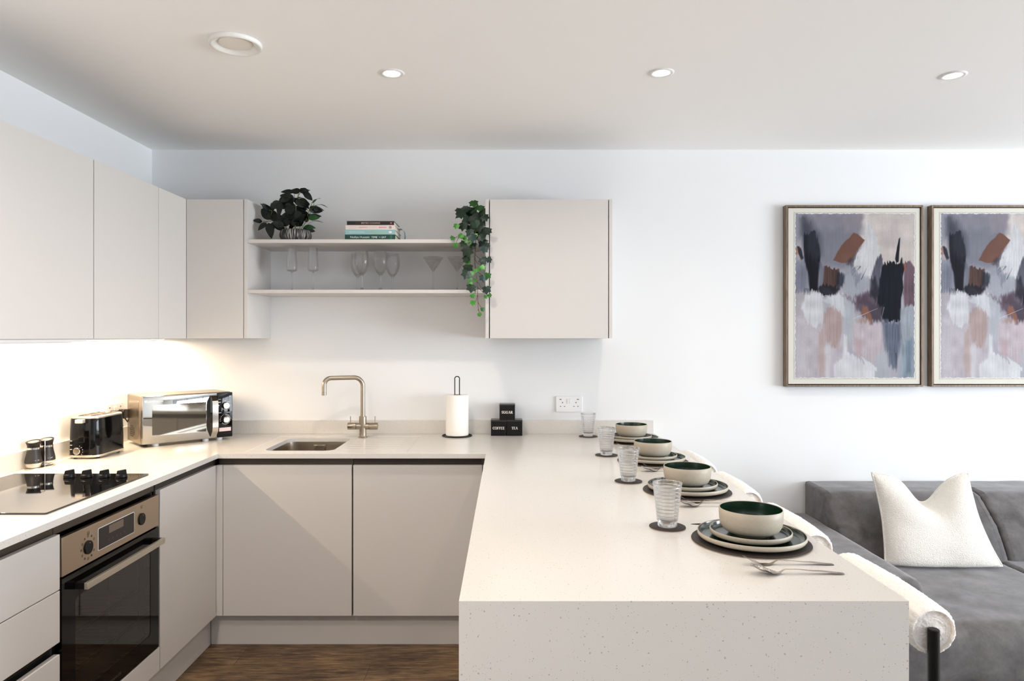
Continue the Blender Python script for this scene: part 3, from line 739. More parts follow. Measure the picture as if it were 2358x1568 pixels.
for k in range(3):
    z = 0.034 + k*0.0185
    bm = bmesh.new(); box(bm, -0.050, -0.040, yf-0.0028, yf+0.002, z-0.0045, z+0.0045, bev=0.001); b_ = obj('button', bm, M['black'], to)
    bm = bmesh.new(); box(bm, -0.0495, -0.0405, yf-0.0030, yf-0.0020, z+0.0075, z+0.0095); obj('button_caption', bm, M['ink_white'], b_, smooth=False)
for u, v in ((-0.05,-0.08),(0.05,-0.08),(-0.05,0.08),(0.05,0.08)):
    bm = bmesh.new(); disc_cyl(bm, (u, v, 0), 0.007, 0.0072, 16); obj('foot', bm, M['black'], to)

# ================================================================== SALT AND PEPPER
def wrap_text(body, width, height, r, zc, ang):
    bm = text_bm(body, width, height, (0, 0, 0), (1, 0, 0), (0, 1, 0))
    for v in bm.verts:
        sl = v.co.y + v.co.x*0.25; a = ang + v.co.x/r; rr = r + 0.0004
        v.co = Vector((rr*cos(a), rr*sin(a), zc + sl))
    return bm
def shaker(label, loc, word, r_text):
    t = thing('condiment_shaker', label, 'shaker', loc, 0, 'salt and pepper shakers'); t.scale = (0.93, 0.93, 0.9)
    bm = bmesh.new(); lathe(bm, [(0,0.0),(0.0225,0.0),(0.0245,0.001),(0.0300,0.016),(0.0315,0.0215),(0,0.0215)], 40); obj('glass_base', bm, mat('clouded_base', srgb(224, 212, 198), 0.2, metal=0.3), t, label='pale silvery base')
    bm = bmesh.new(); lathe(bm, [(0,0.0218),(0.0325,0.0218),(0.0335,0.024),(0.0330,0.034),(0.0300,0.05),(0.0262,0.067),(0.0245,0.080),(0.0240,0.083),(0,0.083)], 40); bd = obj('body', bm, mat('matt_black_coat', srgb(30, 27, 26), 0.42), t)
    bm = bmesh.new(); lathe(bm, [(0,0.0832),(0.0246,0.0832),(0.0246,0.0915),(0,0.0915)], 40); obj('collar', bm, M['chrome'], t)
    bm = bmesh.new(); rr = lathe(bm, [(0,0.0918),(0.0236,0.0918),(0.0240,0.100),(0.0262,0.110),(0.0292,0.1175),(0.0280,0.1185),(0.0225,0.1155),(0,0.1150)], 40)
    for v in bm.verts:
        if v.co.z > 0.108: v.co.z += v.co.y*0.18
    obj('cap', bm, M['black'], t)
    bm = bmesh.new(); lathe(bm, [(0,0.1158),(0.021,0.1163),(0.021,0.1168),(0,0.1163)], 32)
    for v in bm.verts: v.co.z += v.co.y*0.18
    obj('shaker_disc', bm, M['chrome'], t)
    obj('lettering', wrap_text(word, 0.020, 0.009, 0.0325, 0.033, radians(-32)), M['ink_white'], bd, smooth=False)
zc_ = ZT + 0.0045
shaker('black and silver salt shaker, nearer the hob', (-1.9225, 2.832, zc_), 'Salt', 0.03)
shaker('black and silver pepper shaker, nearer the toaster', (-1.9115, 2.897, zc_), 'Pepper', 0.03)
ca = thing('condiment_caddy', 'chrome wire caddy holding the salt and pepper shakers', 'caddy', (-1.917, 2.8645, ZT+0.0004), math.atan2(0.065, 0.011))
bm = bmesh.new()
pts = [( 0.068*cos(a), 0.033*sin(a)) for a in [2*pi*k/40 for k in range(40)]]
prism(bm, pts, lambda u, v, t_: (u, v, t_), 0.0, 0.0038, bev=0.0008); obj('tray', bm, M['chrome'], ca)
bm = bmesh.new(); tube(bm, fillet([(0.002,-0.020,0.0036),(0.002,-0.020,0.112),(0.002,0.020,0.112),(0.002,0.020,0.0036)], 0.006, 5), 0.0015, 10); obj('carrying_loop', bm, M['chrome'], ca)
bm = bmesh.new()
tube(bm, [(0.0672*cos(a), (0.0338)*sin(a)*(0.62+0.38*abs(cos(a))**.5), 0.010 + 0.010*abs(cos(a))) for a in [2*pi*k/48 for k in range(48)]], 0.0013, 8, closed=True)
obj('guard_wire', bm, M['chrome'], ca)

# ================================================================== KITCHEN ROLL
kx, ky = -0.270, 3.762
kh = thing('kitchen_roll_holder', 'black wire kitchen roll holder right of the tap', 'kitchen roll holder', (kx, ky, ZT+0.0004))
bm = bmesh.new(); tube(bm, [(0.079*cos(a), 0.079*sin(a), 0.0028) for a in [2*pi*k/56 for k in range(56)]], 0.0027, 10, closed=True)
tube(bm, [(-0.079, 0, 0.0029), (0.079, 0, 0.0029)], 0.0024, 10); obj('base_ring', bm, M['black'], kh)
bm = bmesh.new(); tube(bm, [(-0.0125,0,0.003),(-0.0125,0,0.300)] + [tuple(q) for q in arc((0,0,0.308), 0.0130, pi, 0, 12, (1,0,0), (0,0,1))] + [(0.0125,0,0.300),(0.0125,0,0.003)], 0.0027, 12)
obj('spindle_loop', bm, M['black'], kh)
kr = thing('kitchen_roll', 'white kitchen paper roll on the black wire holder', 'kitchen roll', (kx, ky, ZT+0.0066))
bm = bmesh.new(); lathe(bm, [(0.021,0.0),(0.060,0.0),(0.0612,0.002),(0.0612,0.214),(0.060,0.216),(0.021,0.216)], 64, closed=False)
pm = mat('kitchen_paper', srgb(242, 240, 236), 0.9, spec=0.1); N, L, B = nodes(pm); bump(N, L, B, tex(N, L, 'Voronoi', 230).outputs['Distance'], 0.35, 0.001)
obj('paper', bm, pm, kr)
bm = bmesh.new(); lathe(bm, [(0.0195,0.0),(0.0208,0.0),(0.0208,0.216),(0.0195,0.216)], 40, closed=True); obj('cardboard_core', bm, mat('cardboard', srgb(158, 132, 104), 0.85), kr)

# ================================================================== CANISTERS (serif capitals drawn as strokes)
def serif(word, width, height, org):
    """capitals from strokes with bracket serifs, in the X-Z plane facing -Y"""
    th, tn, sf = 0.19, 0.075, 0.06
    G = {}
    def bar(x0, y0, x1, y1, t): return ('b', x0, y0, x1, y1, t)
    def S_(x, y, w_): return ('b', x-w_/2, y, x+w_/2, y, sf)
    def curve(cx_, cy_, rx, ry, a0, a1, n=10): return ('c', cx_, cy_, rx, ry, a0, a1, n)
    G['T'] = (0.78, [bar(.39,0,.39,1,th), bar(0.0,.97,.78,.97,sf), bar(.03,.8,.03,.98,sf), bar(.75,.8,.75,.98,sf), S_(.39,.03,.36)])
    G['E'] = (0.72, [bar(.16,0,.16,1,th), bar(.0,.97,.66,.97,sf), bar(.0,.03,.70,.03,sf), bar(.2,.51,.5,.51,sf), bar(.64,.76,.64,.98,sf), bar(.68,.02,.68,.24,sf), bar(.5,.40,.5,.62,sf)])
    G['F'] = (0.68, [bar(.16,0,.16,1,th), bar(.0,.97,.64,.97,sf), bar(.2,.51,.48,.51,sf), bar(.62,.74,.62,.98,sf), bar(.48,.40,.48,.62,sf), S_(.18,.03,.38)])
    G['A'] = (0.86, [bar(.10,0,.42,1,tn), bar(.44,1,.74,0,th), bar(.2,.34,.62,.34,sf), S_(.1,.03,.24), S_(.74,.03,.3)])
    G['O'] = (0.86, [curve(.43,.5,.36,.47,0,360,28)])
    G['C'] = (0.80, [curve(.43,.5,.36,.47,38,322,20), bar(.73,.72,.73,.98,sf), ])
    G['G'] = (0.88, [curve(.43,.5,.36,.47,38,318,20), bar(.73,.74,.73,.98,sf), bar(.70,.08,.70,.46,th*.85), S_(.70,.46,.3)])
    G['U'] = (0.84, [bar(.17,.30,.17,1,th), bar(.68,.32,.68,1,tn), curve(.425,.34,.255,.32,180,360,12), S_(.17,.97,.36), S_(.68,.97,.28)])
    G['S'] = (0.62, [curve(.30,.74,.21,.23,40,270,12), curve(.30,.27,.22,.24,-140,90,12), bar(.52,.74,.52,.98,sf), bar(.08,.03,.08,.28,sf)])
    G['R'] = (0.84, [bar(.16,0,.16,1,th), curve(.36,.74,.24,.23,-90,90,10), bar(.1,.97,.38,.97,sf), bar(.2,.51,.38,.51,sf), bar(.38,.5,.70,.03,th), S_(.17,.03,.36), S_(.74,.03,.22)])
    tot = sum(G[c][0]+.07 for c in word) - .07; k = width/tot; bm = bmesh.new(); px = -tot/2
    def place(x, y): return (org[0] + (px+x)*k, org[1], org[2] + (y-.5)*height)
    z_ = [0]
    def seg(x0, y0, x1, y1, t):
        z_[0] += 1e-6
        dx, dy = x1-x0, y1-y0; l = math.hypot(dx, dy) or 1; nx, ny = -dy/l*t/2, dx/l*t/2
        ps = [(x0+nx, y0+ny), (x0-nx, y0-ny), (x1-nx, y1-ny), (x1+nx, y1+ny)]
        vs = [bm.verts.new((place(*q)[0], org[1]-z_[0], place(*q)[2])) for q in ps]; bm.faces.new(vs)
    for c in word:
        for e in G[c][1]:
            if e[0] == 'b': seg(*e[1:])
            else:
                _, cx_, cy_, rx, ry, a0, a1, n = e; pr = None
                for i in range(n+1):
                    a = radians(a0 + (a1-a0)*i/n); q = (cx_+rx*cos(a), cy_+ry*sin(a))
                    if pr: 
                        am = radians(a0 + (a1-a0)*(i-.5)/n); seg(*pr, *q, tn + (th*1.05-tn)*abs(cos(am)))
                    pr = q
        px += G[c][0] + .07
    return bm
def canister(x, z, word, wd, label):
    t = thing('canister', label, 'canister', (x, 3.8055, z), 0, 'black square canisters')
    bm = bmesh.new(); box(bm, -0.0418, 0.0418, -0.0385, 0.0385, 0, 0.0758, bev=0.0014); bd = obj('body', bm, M['black'], t)
    bm = bmesh.new(); box(bm, -0.0424, 0.0424, -0.0391, 0.0391, 0.0762, 0.0850, bev=0.0014); obj('lid', bm, mat('canister_lid', srgb(30, 29, 30), 0.28), t)
    obj('lettering', serif(word, wd, 0.0140, (0, -0.0388, 0.0415)), M['ink_white'], bd, smooth=False)
canister(-0.0462, ZT+0.0004, 'COFFEE', 0.064, 'black square canister lettered COFFEE, lower left of the three')
canister(0.0398, ZT+0.0004, 'TEA', 0.034, 'black square canister lettered TEA, lower right of the three')
canister(0.0, ZT+0.0858, 'SUGAR', 0.0605, 'black square canister lettered SUGAR, stacked on the other two')

# ================================================================== SOCKETS
def socket(label, loc, rotz, plugs=False):
    t = thing('wall_socket', label, 'wall socket', loc, rotz, 'double wall sockets')
    bm = bmesh.new(); prism(bm, rrect(0.147, 0.088, 0.006, 4), lambda u, v, t_: (u, t_, v), -0.0095, -0.0005, bev=0.0022); pl = obj('plate', bm, M['white_plastic'], t)
    for s in (-1, 1):
        bm = bmesh.new(); box(bm, s*0.0062-0.0058, s*0.0062+0.0058, -0.0128, -0.0094, 0.004, 0.030, bev=0.0012); obj('switch', bm, M['white_plastic'], pl)
        bm = bmesh.new(); x = s*0.037
        box(bm, x-0.0022, x+0.0022, -0.0099, -0.0094, 0.0055, 0.0125)
        for e in (-0.011, 0.011): box(bm, x+e-0.0034, x+e+0.0034, -0.0099, -0.0094, -0.0135, -0.0100)
        obj('pin_holes', bm, mat('socket_dark', srgb(70, 66, 66), 0.6), pl, smooth=False)
        bm = bmesh.new(); x = s*0.048; box(bm, x-0.0058, x+0.0058, -0.0100, -0.0094, 0.024, 0.0285); obj('usb_port', bm, mat('usb_dark', srgb(110, 96, 100), 0.5), pl, smooth=False)
    return t
socket('white double socket on the back wall, right of the black canisters', (0.3425, D, 1.0667), 0)
socket('white double socket on the left wall behind the toaster', (WL, 3.487, 1.062), pi/2)
for k, (yy, lab, pts) in enumerate(((3.450, 'black plug and flex nearer the toaster, in the left wall socket', [(WL+0.036,3.450,1.030),(WL+0.05,3.45,1.0),(WL+0.05,3.42,0.955),(WL+0.045,3.36,0.92),(WL+0.06,3.33,0.9085)]),
                                   (3.524, 'black plug and flex nearer the microwave, in the left wall socket', [(WL+0.036,3.524,1.030),(WL+0.055,3.53,1.0),(WL+0.06,3.54,0.98),(WL+0.055,3.545,0.965)]))):
    p_ = thing('mains_plug', lab, 'plug', (WL+0.0135, yy, 1.05), 0, 'plugs in the left wall socket')
    bm = bmesh.new(); prism(bm, rrect(0.046, 0.046, 0.012, 5, yy, 1.050), lambda u, v, t_: (t_, u, v), WL+0.0135, WL+0.042, bev=0.004)
    obj('body', bm, M['black'], p_, world=True)
    bm = bmesh.new(); tube(bm, fillet(pts, 0.02, 4), 0.0032, 8); obj('flex', bm, M['black'], p_, world=True)

# ================================================================== GLASSES ON THE LOWER SHELF
ZS = 1.6764
def glass_obj(name, label, cat, loc, prof, group):
    bm = bmesh.new(); lathe(bm, prof, 56); o = obj(name, bm, M['stemware'], angle=60, recalc=True); o.location = loc
    tag(o, label, cat, group); return o
flute = [(0,0),(0.033,0),(0.0335,0.001),(0.02,0.0028),(0.006,0.006),(0.0034,0.014),(0.003,0.05),(0.0034,0.094),(0.006,0.0995),(0.014,0.1015),(0.0245,0.104),(0.0272,0.110),(0.0278,0.125),(0.0272,0.16),(0.0258,0.19),(0.0240,0.2240),(0.0232,0.2240),(0.0250,0.19),(0.0264,0.16),(0.0270,0.125),(0.0264,0.111),(0.022,0.1065),(0.012,0.1045),(0,0.104)]
f0 = glass_obj('champagne_flute', 'champagne flute nearest the left end of the lower shelf', 'glass', (-1.117, 3.62, ZS), flute, 'champagne flutes')
dup(f0, (-1.007, 3.62, ZS), label='champagne flute nearer the wine glasses on the lower shelf')
wine = [(0,0),(0.0335,0),(0.034,0.001),(0.022,0.003),(0.010,0.008),(0.0065,0.013),(0.005,0.018),(0.0045,0.03),(0.0045,0.064),(0.006,0.072),(0.0058,0.078),(0.012,0.084),(0.020,0.094),(0.030,0.112),(0.0365,0.132),(0.0388,0.150),(0.0382,0.168),(0.0350,0.190),(0.0322,0.2035),(0.0312,0.2035),(0.0340,0.190),(0.0372,0.168),(0.0378,0.150),(0.0355,0.132),(0.029,0.114),(0.018,0.098),(0.008,0.090),(0,0.089)]
w0 = glass_obj('wine_glass', 'wine glass standing forward in the left pair on the lower shelf', 'glass', (-0.7496, 3.60, ZS), wine, 'wine glasses')
for p_, lb in (((-0.654, 3.60, ZS), 'wine glass standing forward in the right pair on the lower shelf'), ((-0.795, 3.713, ZS), 'wine glass standing back in the left pair on the lower shelf'), ((-0.610, 3.713, ZS), 'wine glass standing back in the right pair on the lower shelf')): dup(w0, p_, label=lb)
mart = [(0,0),(0.0345,0),(0.035,0.001),(0.02,0.003),(0.007,0.007),(0.004,0.014),(0.0034,0.03),(0.0034,0.098),(0.0055,0.106),(0.0098,0.111),(0.0555,0.1785),(0.0545,0.1785),(0.009,0.1145),(0,0.1135)]
m0 = glass_obj('martini_glass', 'martini glass clear of the ivy on the lower shelf', 'glass', (-0.387, 3.65, ZS), mart, 'martini glasses')
dup(m0, (-0.2607, 3.65, ZS), label='martini glass partly hidden by the ivy on the lower shelf')

# ================================================================== COOKBOOKS
def book(label, x0, x1, yf, z0, z1, col, depth=0.20, texts=(), extra=None):
    t = thing('book', label, 'book', ((x0+x1)/2, yf+depth/2, z0), 0, 'stacked cookbooks on the upper shelf')
    cm = mat('book_cover', col, 0.4)
    bm = bmesh.new(); h = z1-z0
    box(bm, x0, x1, yf, yf+0.003, z0, z1, bev=0.001); box(bm, x0, x1, yf+0.001, yf+depth, z0, z0+0.0022); box(bm, x0, x1, yf+0.001, yf+depth, z1-0.0022, z1)
    cv = obj('cover', bm, cm, t, world=True)
    bm = bmesh.new(); box(bm, x0+0.003, x1-0.003, yf+0.0032, yf+depth-0.004, z0+0.0023, z1-0.0023)
    pg = mat('book_pages', srgb(226, 214, 196), 0.8); obj('pages', bm, pg, t, world=True)
    for (body_, xa, xb, hh, dz, c_) in texts:
        obj('lettering', text_bm(body_, xb-xa, hh, ((xa+xb)/2, yf-0.0003, (z0+z1)/2+dz), (1, 0, 0), (0, 0, 1)), mat('spine_ink', c_, 0.6), cv, world=True, smooth=False)
    if extra: extra(cv, x0, x1, yf, z0, z1)
    return t
PXM = 453.3
def bx(zx): return (780 + zx/13.1 - 1168)/PXM
YF = 3.545; b0 = 1.9304
def ex_green(cv, x0, x1, yf, z0, z1):
    bm = bmesh.new(); box(bm, bx(1550), bx(1610), yf-0.0006, yf, z0+0.004, z1-0.004); obj('spine_mark', bm, mat('spine_green', srgb(20, 104, 84), 0.5), cv, world=True, smooth=False)
def oval(xc, w_, h_, c_, dark):
    def f(cv, x0, x1, yf, z0, z1):
        zc = (z0+z1)/2; bm = bmesh.new(); prism(bm, [(xc + w_/2*cos(a), zc + h_/2*sin(a)) for a in [2*pi*k/28 for k in range(28)]], lambda u, v, t_: (u, t_, v), yf-0.0006, yf)
        e = obj('emblem', bm, mat('emblem_ground', c_, 0.5), cv, world=True, smooth=False)
        bm = bmesh.new()
        for s in (-1, 1): box(bm, xc+s*w_*.15-0.0011, xc+s*w_*.15+0.0011, yf-0.0009, yf-0.0006, zc-h_*.22, zc+h_*.22)
        box(bm, xc-w_*.3, xc+w_*.3, yf-0.0009, yf-0.0006, zc-0.0006, zc+0.0006)
    return f
def ex_red(cv, x0, x1, yf, z0, z1):
    bm = bmesh.new(); zc = (z0+z1)/2; box(bm, bx(1550), bx(1600), yf-0.0006, yf, zc-0.0035, zc+0.0035, bev=0.0003); obj('spine_mark', bm, mat('spine_red', srgb(222, 70, 70), 0.5), cv, world=True)
book('dark green cookbook at the bottom of the stack', bx(185), bx(1705), YF, b0, b0+0.0280, srgb(14, 62, 54), 0.205,
     (('Nadiya Hussain', bx(350), bx(925), 0.0125, -0.0005, srgb(214, 226, 220)), ('TIME', bx(985), bx(1165), 0.0092, 0, srgb(226, 236, 230)), ('TO', bx(1205), bx(1270), 0.0055, 0, srgb(190, 208, 200)), ('EAT', bx(1300), bx(1430), 0.0092, 0, srgb(226, 236, 230))), ex_green)
z1_ = b0+0.0282
book('pale blue cookbook, second from the bottom of the stack', bx(190), bx(1700), YF+0.001, z1_, z1_+0.0245, srgb(138, 176, 180), 0.20,
     (('NADIYA HUSSAIN', bx(315), bx(770), 0.0062, 0, srgb(206, 216, 214)), ("NADIYA'S", bx(840), bx(1060), 0.0058, 0.0035, srgb(176, 192, 130)), ('FAST FLAVOURS', bx(985), bx(1400), 0.0062, -0.0035, srgb(184, 198, 96))), oval(bx(1555), 0.0165, 0.0105, srgb(226, 216, 212), True))
z2_ = z1_+0.0247
book('pale pink cookbook, second from the top of the stack', bx(200), bx(1690), YF+0.002, z2_, z2_+0.0236, srgb(214, 202, 198), 0.195,
     (('NADIYA', bx(300), bx(530), 0.0042, 0.0042, srgb(206, 186, 172)), ('HUSSAIN', bx(300), bx(550), 0.0042, -0.0038, srgb(208, 184, 172)), ("NADIYA'S", bx(612), bx(862), 0.0072, 0, srgb(206, 66, 96)), ('EVERYDAY', bx(900), bx(1170), 0.0072, 0, srgb(206, 192, 176)), ('BAKING', bx(1215), bx(1435), 0.0072, 0, srgb(206, 66, 96))), oval(bx(1553), 0.0145, 0.0145, srgb(150, 138, 136), True))
z3_ = z2_+0.0238
book('black cookbook on top of the stack', bx(240), bx(1665), YF+0.004, z3_, z3_+0.0205, srgb(18, 16, 16), 0.185,
     (('great', bx(505), bx(645), 0.0085, 0, srgb(72, 70, 68)), ('BRITISH COOKING', bx(678), bx(1240), 0.0082, 0, srgb(204, 168, 150))), ex_red)
# bent-out blue jacket flap at the right of the stack
o_ = None
bm = bmesh.new(); path = [(-0.5685,3.64,2.000),(-0.553,3.66,2.004),(-0.543,3.68,1.995),(-0.5405,3.69,1.970),(-0.5455,3.69,1.9315)]
path = fillet(path, 0.02, 4); prev = None
for i, q in enumerate(path):
    a = bm.verts.new((q[0], q[1]-0.012, q[2])); b = bm.verts.new((q[0], q[1]+0.03, q[2]))
    a2 = bm.verts.new((q[0]-0.0006, q[1]-0.012, q[2]-0.0004)); b2 = bm.verts.new((q[0]-0.0006, q[1]+0.03, q[2]-0.0004))
    if prev: 
        for f in ((prev[0], a, b, prev[1]), (prev[2], prev[3], b2, a2), (prev[0], prev[2], a2, a), (prev[1], b, b2, prev[3])): bm.faces.new(f)
    prev = (a, b, a2, b2)
o_ = obj('ribbon_bookmark', bm, mat('blue_ribbon', srgb(96, 146, 178), 0.5)); rebase(o_, (-0.5455, 3.69, 1.9315)); tag(o_, 'curled blue ribbon hanging out beside the cookbooks', 'bookmark')
# ================================================================== LEAFY PLANT
rnd = random.Random(5)
def leaf(bm, a, b, w, nrm, droop=0.15, cup=0.12, n=9, shape=0.75, mi=0):
    """one blade from a to b, w wide"""
    a, b = Vector(a), Vector(b); ax = b-a; ln = ax.length; ax.normalize(); nrm = Vector(nrm)
    side = ax.cross(nrm).normalized(); up = side.cross(ax).normalized(); rows = []
    for i in range(n+1):
        t = i/n; ww = w/2*(sin(pi*t**shape))**0.8 if 0 < t < 1 else 0.0004
        c = a + ax*ln*t + up*(droop*ln*sin(pi*t))
        rows.append([bm.verts.new(c + side*ww*s - up*(cup*ww*(1-abs(s))*1.2) ) for s in (-1, -0.5, 0, 0.5, 1)])
    for r0, r1 in zip(rows, rows[1:]):
        for q in range(4): f = bm.faces.new((r0[q], r0[q+1], r1[q+1], r1[q])); f.material_index = mi
def m_leaf(name, c1, c2, rough=0.42):
    m = mat(name, c1, rough, spec=0.35); N, L, B = nodes(m)
    t = tex(N, L, 'Noise', 30); r = ramp(N, L, t.outputs[0], [(0.35, c1), (0.68, c2)]); L.new(r.outputs[0], B.inputs['Base Color']); return m
M['leaf_dark'] = m_leaf('dark_leaf', srgb(7, 13, 10), srgb(12, 24, 16), 0.55)
M['leaf_mid'] = m_leaf('mid_leaf', srgb(20, 52, 24), srgb(34, 78, 34))
M['stem'] = mat('yellow_green_stem', srgb(112, 122, 48), 0.5)
pl = thing('leafy_plant', 'dark leafy plant in a black ribbed bowl on the upper shelf', 'plant', (-1.0976, 3.62, 1.9305))
bm = bmesh.new(); seg = 120; prof = [(0,0),(0.062,0),(0.070,0.006),(0.0785,0.022),(0.0795,0.036),(0.0755,0.052),(0.070,0.060),(0.066,0.060),(0.068,0.052),(0,0.050)]
lathe(bm, prof, seg)
for v in bm.verts:
    r_ = math.hypot(v.co.x, v.co.y)
    if r_ > 0.069: a = math.atan2(v.co.y, v.co.x); k_ = 1 + 0.016*sin(a*30); v.co.x *= k_; v.co.y *= k_
pm = mat('black_ribbed_pot', srgb(16, 15, 15), 0.5); N, L, B = nodes(pm)
tc = N.new('ShaderNodeTexCoord'); sx = N.new('ShaderNodeSeparateXYZ'); L.new(tc.outputs['Object'], sx.inputs[0])
at = math_(N, L, 'ARCTAN2', sx.outputs[1], sx.outputs[0]); cb = N.new('ShaderNodeCombineXYZ'); L.new(math_(N, L, 'MULTIPLY', at, 13.0), cb.inputs[0]); L.new(math_(N, L, 'MULTIPLY', sx.outputs[2], 9), cb.inputs[1])
nz = N.new('ShaderNodeTexNoise'); nz.inputs['Scale'].default_value = 1.6; nz.inputs['Detail'].default_value = 4; L.new(cb.outputs[0], nz.inputs[0])
r = ramp(N, L, nz.outputs[0], [(0.50, srgb(16, 15, 15)), (0.60, srgb(150, 148, 144)), (0.68, srgb(190, 188, 184))]); L.new(r.outputs[0], B.inputs['Base Color'])
obj('pot', bm, pm, pl, angle=60)
def pz(x, y, Y): return P(560 + x/9.8, 420 + y/9.8, Y)
LV = [(1290,180,1075,215,120,.02),(1160,225,845,215,115,.0),(1280,165,1480,215,125,.02),(1370,215,1565,410,130,-.01),(1150,350,830,285,130,-.02),(1090,340,850,560,190,.0),(1040,330,800,430,170,.03),
(850,450,610,560,160,-.02),(850,430,805,790,130,-.03),(640,650,415,510,95,.01),(660,650,675,450,100,.03),(760,600,690,440,110,.05),(640,660,400,610,150,.0),(620,840,400,620,160,-.02),(760,800,540,640,190,.01),
(430,880,218,862,105,.0),(525,905,335,1085,110,-.02),(570,915,655,1240,170,-.03),(640,920,670,1110,60,.0),(880,860,590,760,190,-.02),(900,1010,640,900,150,-.02),(860,850,700,980,140,.03),(900,900,720,700,150,.02),
(1150,640,960,480,220,.0),(1080,720,1010,500,200,-.03),(1160,740,850,760,170,-.02),(1060,830,880,980,210,-.03),(1180,600,1450,600,170,.01),(1180,400,1440,560,150,-.02),(1240,390,1500,520,160,.02),(1240,360,1330,340,60,.03),(1300,360,1480,560,130,.03),
(1200,930,1400,720,200,-.02),(1200,960,1080,780,190,.0),(1340,980,1110,900,90,-.01),(1250,860,1120,620,190,.02),(1280,800,1180,640,170,-.03),(1380,700,1220,640,140,.0),(1130,820,1280,960,120,.03),(1060,1060,1150,900,90,.02),
(1575,475,1755,365,70,.01),(1570,560,1915,575,45,-.02),(1530,600,1800,660,110,.0),(1500,560,1620,690,120,.03),(1470,790,1720,805,130,-.02),(1440,955,1815,917,40,-.01),(1370,1000,1640,1035,110,-.03),(1385,1045,1625,1108,110,.0),(1400,900,1500,700,120,.03),(1360,1010,1450,1090,90,.02),(1440,760,1350,640,110,.0),(1000,900,960,660,150,.03)]
bm = bmesh.new()
for i, (x0, y0_, x1, y1_, w_, dy) in enumerate(LV):
    Y = 3.62 + dy*1.2; a = pz(x0, y0_, Y); b = pz(x1, y1_, Y + rnd.uniform(-.03, .03))
    thin = w_ < 75
    nr = Vector((rnd.uniform(-.25,.25), -0.35 if thin else -1, 1.0 if thin else rnd.uniform(-.1,.5)))
    leaf(bm, a, b, (w_*2.2 if thin else w_*1.12)/9.8/443.9, nr, droop=0.18 if thin else 0.07, mi=1 if i in (44, 40, 41, 46, 10, 34) else 0)
for k in range(46):
    x0, y0_, x1, y1_, w_, dy = LV[rnd.choice(list(range(0, 14)) + list(range(17, 44)) + [42, 44, 48, 49, 50, 51])]
    if w_ < 75: continue
    j = lambda a_: rnd.uniform(-a_, a_)
    leaf(bm, pz(x0+j(60), y0_+j(50), 3.62+j(.05)), pz(x1+j(50), y1_+j(45), 3.62+j(.06)), w_*1.0/9.8/443.9, (j(.6), -1, j(.7)), droop=0.08)
bmesh.ops.transform(bm, matrix=WM[pl.name].inverted(), verts=bm.verts)
obj('foliage', bm, [M['leaf_dark'], M['leaf_mid']], pl, angle=180, recalc=False)
bm = bmesh.new()
for pts in ([(1330,1090),(1390,930),(1470,700),(1560,440)],[(1180,1090),(1185,800),(1190,480),(1265,180)],[(1170,420),(1150,270)],[(930,1090),(880,860),(840,760)],[(1010,1090),(860,960),(700,865),(440,885)],[(700,870),(560,820)],[(560,905),(480,870)],[(620,800),(650,640),(500,600)],[(1440,900),(1560,600),(1600,480)],[(1320,1090),(1300,900)],[(1210,360),(1300,210)],[(1170,1090),(1160,940)],[(1560,580),(1480,650),(1430,600)]):
    q = [pz(x, y, 3.615) for x, y in pts]; q[0] = q[0].lerp(Vector((-1.0976, 3.62, 1.975)), .4) if pts[0][1] > 1080 else q[0]
    sm = []
    for i in range(len(q)-1):
        for s in range(4): sm.append(q[i].lerp(q[i+1], s/4))
    sm.append(q[-1]); tube(bm, sm, 0.0018, 6)
obj('stem', bm, M['stem'], pl, world=True)

# ================================================================== IVY
iv = thing('trailing_ivy', 'trailing ivy spilling from the right end of the upper shelf', 'plant', (-0.170, 3.60, 1.9305))
bm = bmesh.new(); lathe(bm, [(0,0),(0.028,0),(0.036,0.05),(0.037,0.062),(0.034,0.062),(0.030,0.052),(0,0.05)], 32); obj('pot', bm, M['black'], iv)
IVY = [(0,-1.05),(0.22,-0.74),(0.38,-0.55),(0.86,-0.52),(0.78,-0.22),(0.74,0.02),(0.96,0.40),(0.62,0.52),(0.34,0.70),(0.14,0.66),(0,0.50),(-0.14,0.66),(-0.34,0.70),(-0.62,0.52),(-0.96,0.40),(-0.74,0.02),(-0.78,-0.22),(-0.86,-0.52),(-0.38,-0.55),(-0.22,-0.74)]
def iz(x, y, Y): return P(1000 + x/5.227, 440 + y/5.227, Y)
def ivyleaf(bm, c, s, rot, tilt, yaw, mi):
    R_ = Matrix.Rotation(yaw, 3, 'Z') @ Matrix.Rotation(tilt, 3, 'X') @ Matrix.Rotation(rot, 3, 'Y')
    pts = []
    for sub in (1.0, 0.5):
        ring = []
        for u, v in IVY:
            u2, v2 = u*s*sub, v*s*sub; ring.append(bm.verts.new(Vector(c) + R_ @ Vector((u2, -0.18*s*(1-sub*abs(u)) + 0.10*s*abs(v)*sub, v2))))
        pts.append(ring)
    ctr = bm.verts.new(Vector(c) + R_ @ Vector((0, -0.13*s, 0.05*s)))
    n = len(IVY)
    for q in range(n):
        k_ = (q+1) % n; f = bm.faces.new((pts[0][q], pts[0][k_], pts[1][k_], pts[1][q])); f.material_index = mi
        f = bm.faces.new((pts[1][q], pts[1][k_], ctr)); f.material_index = mi
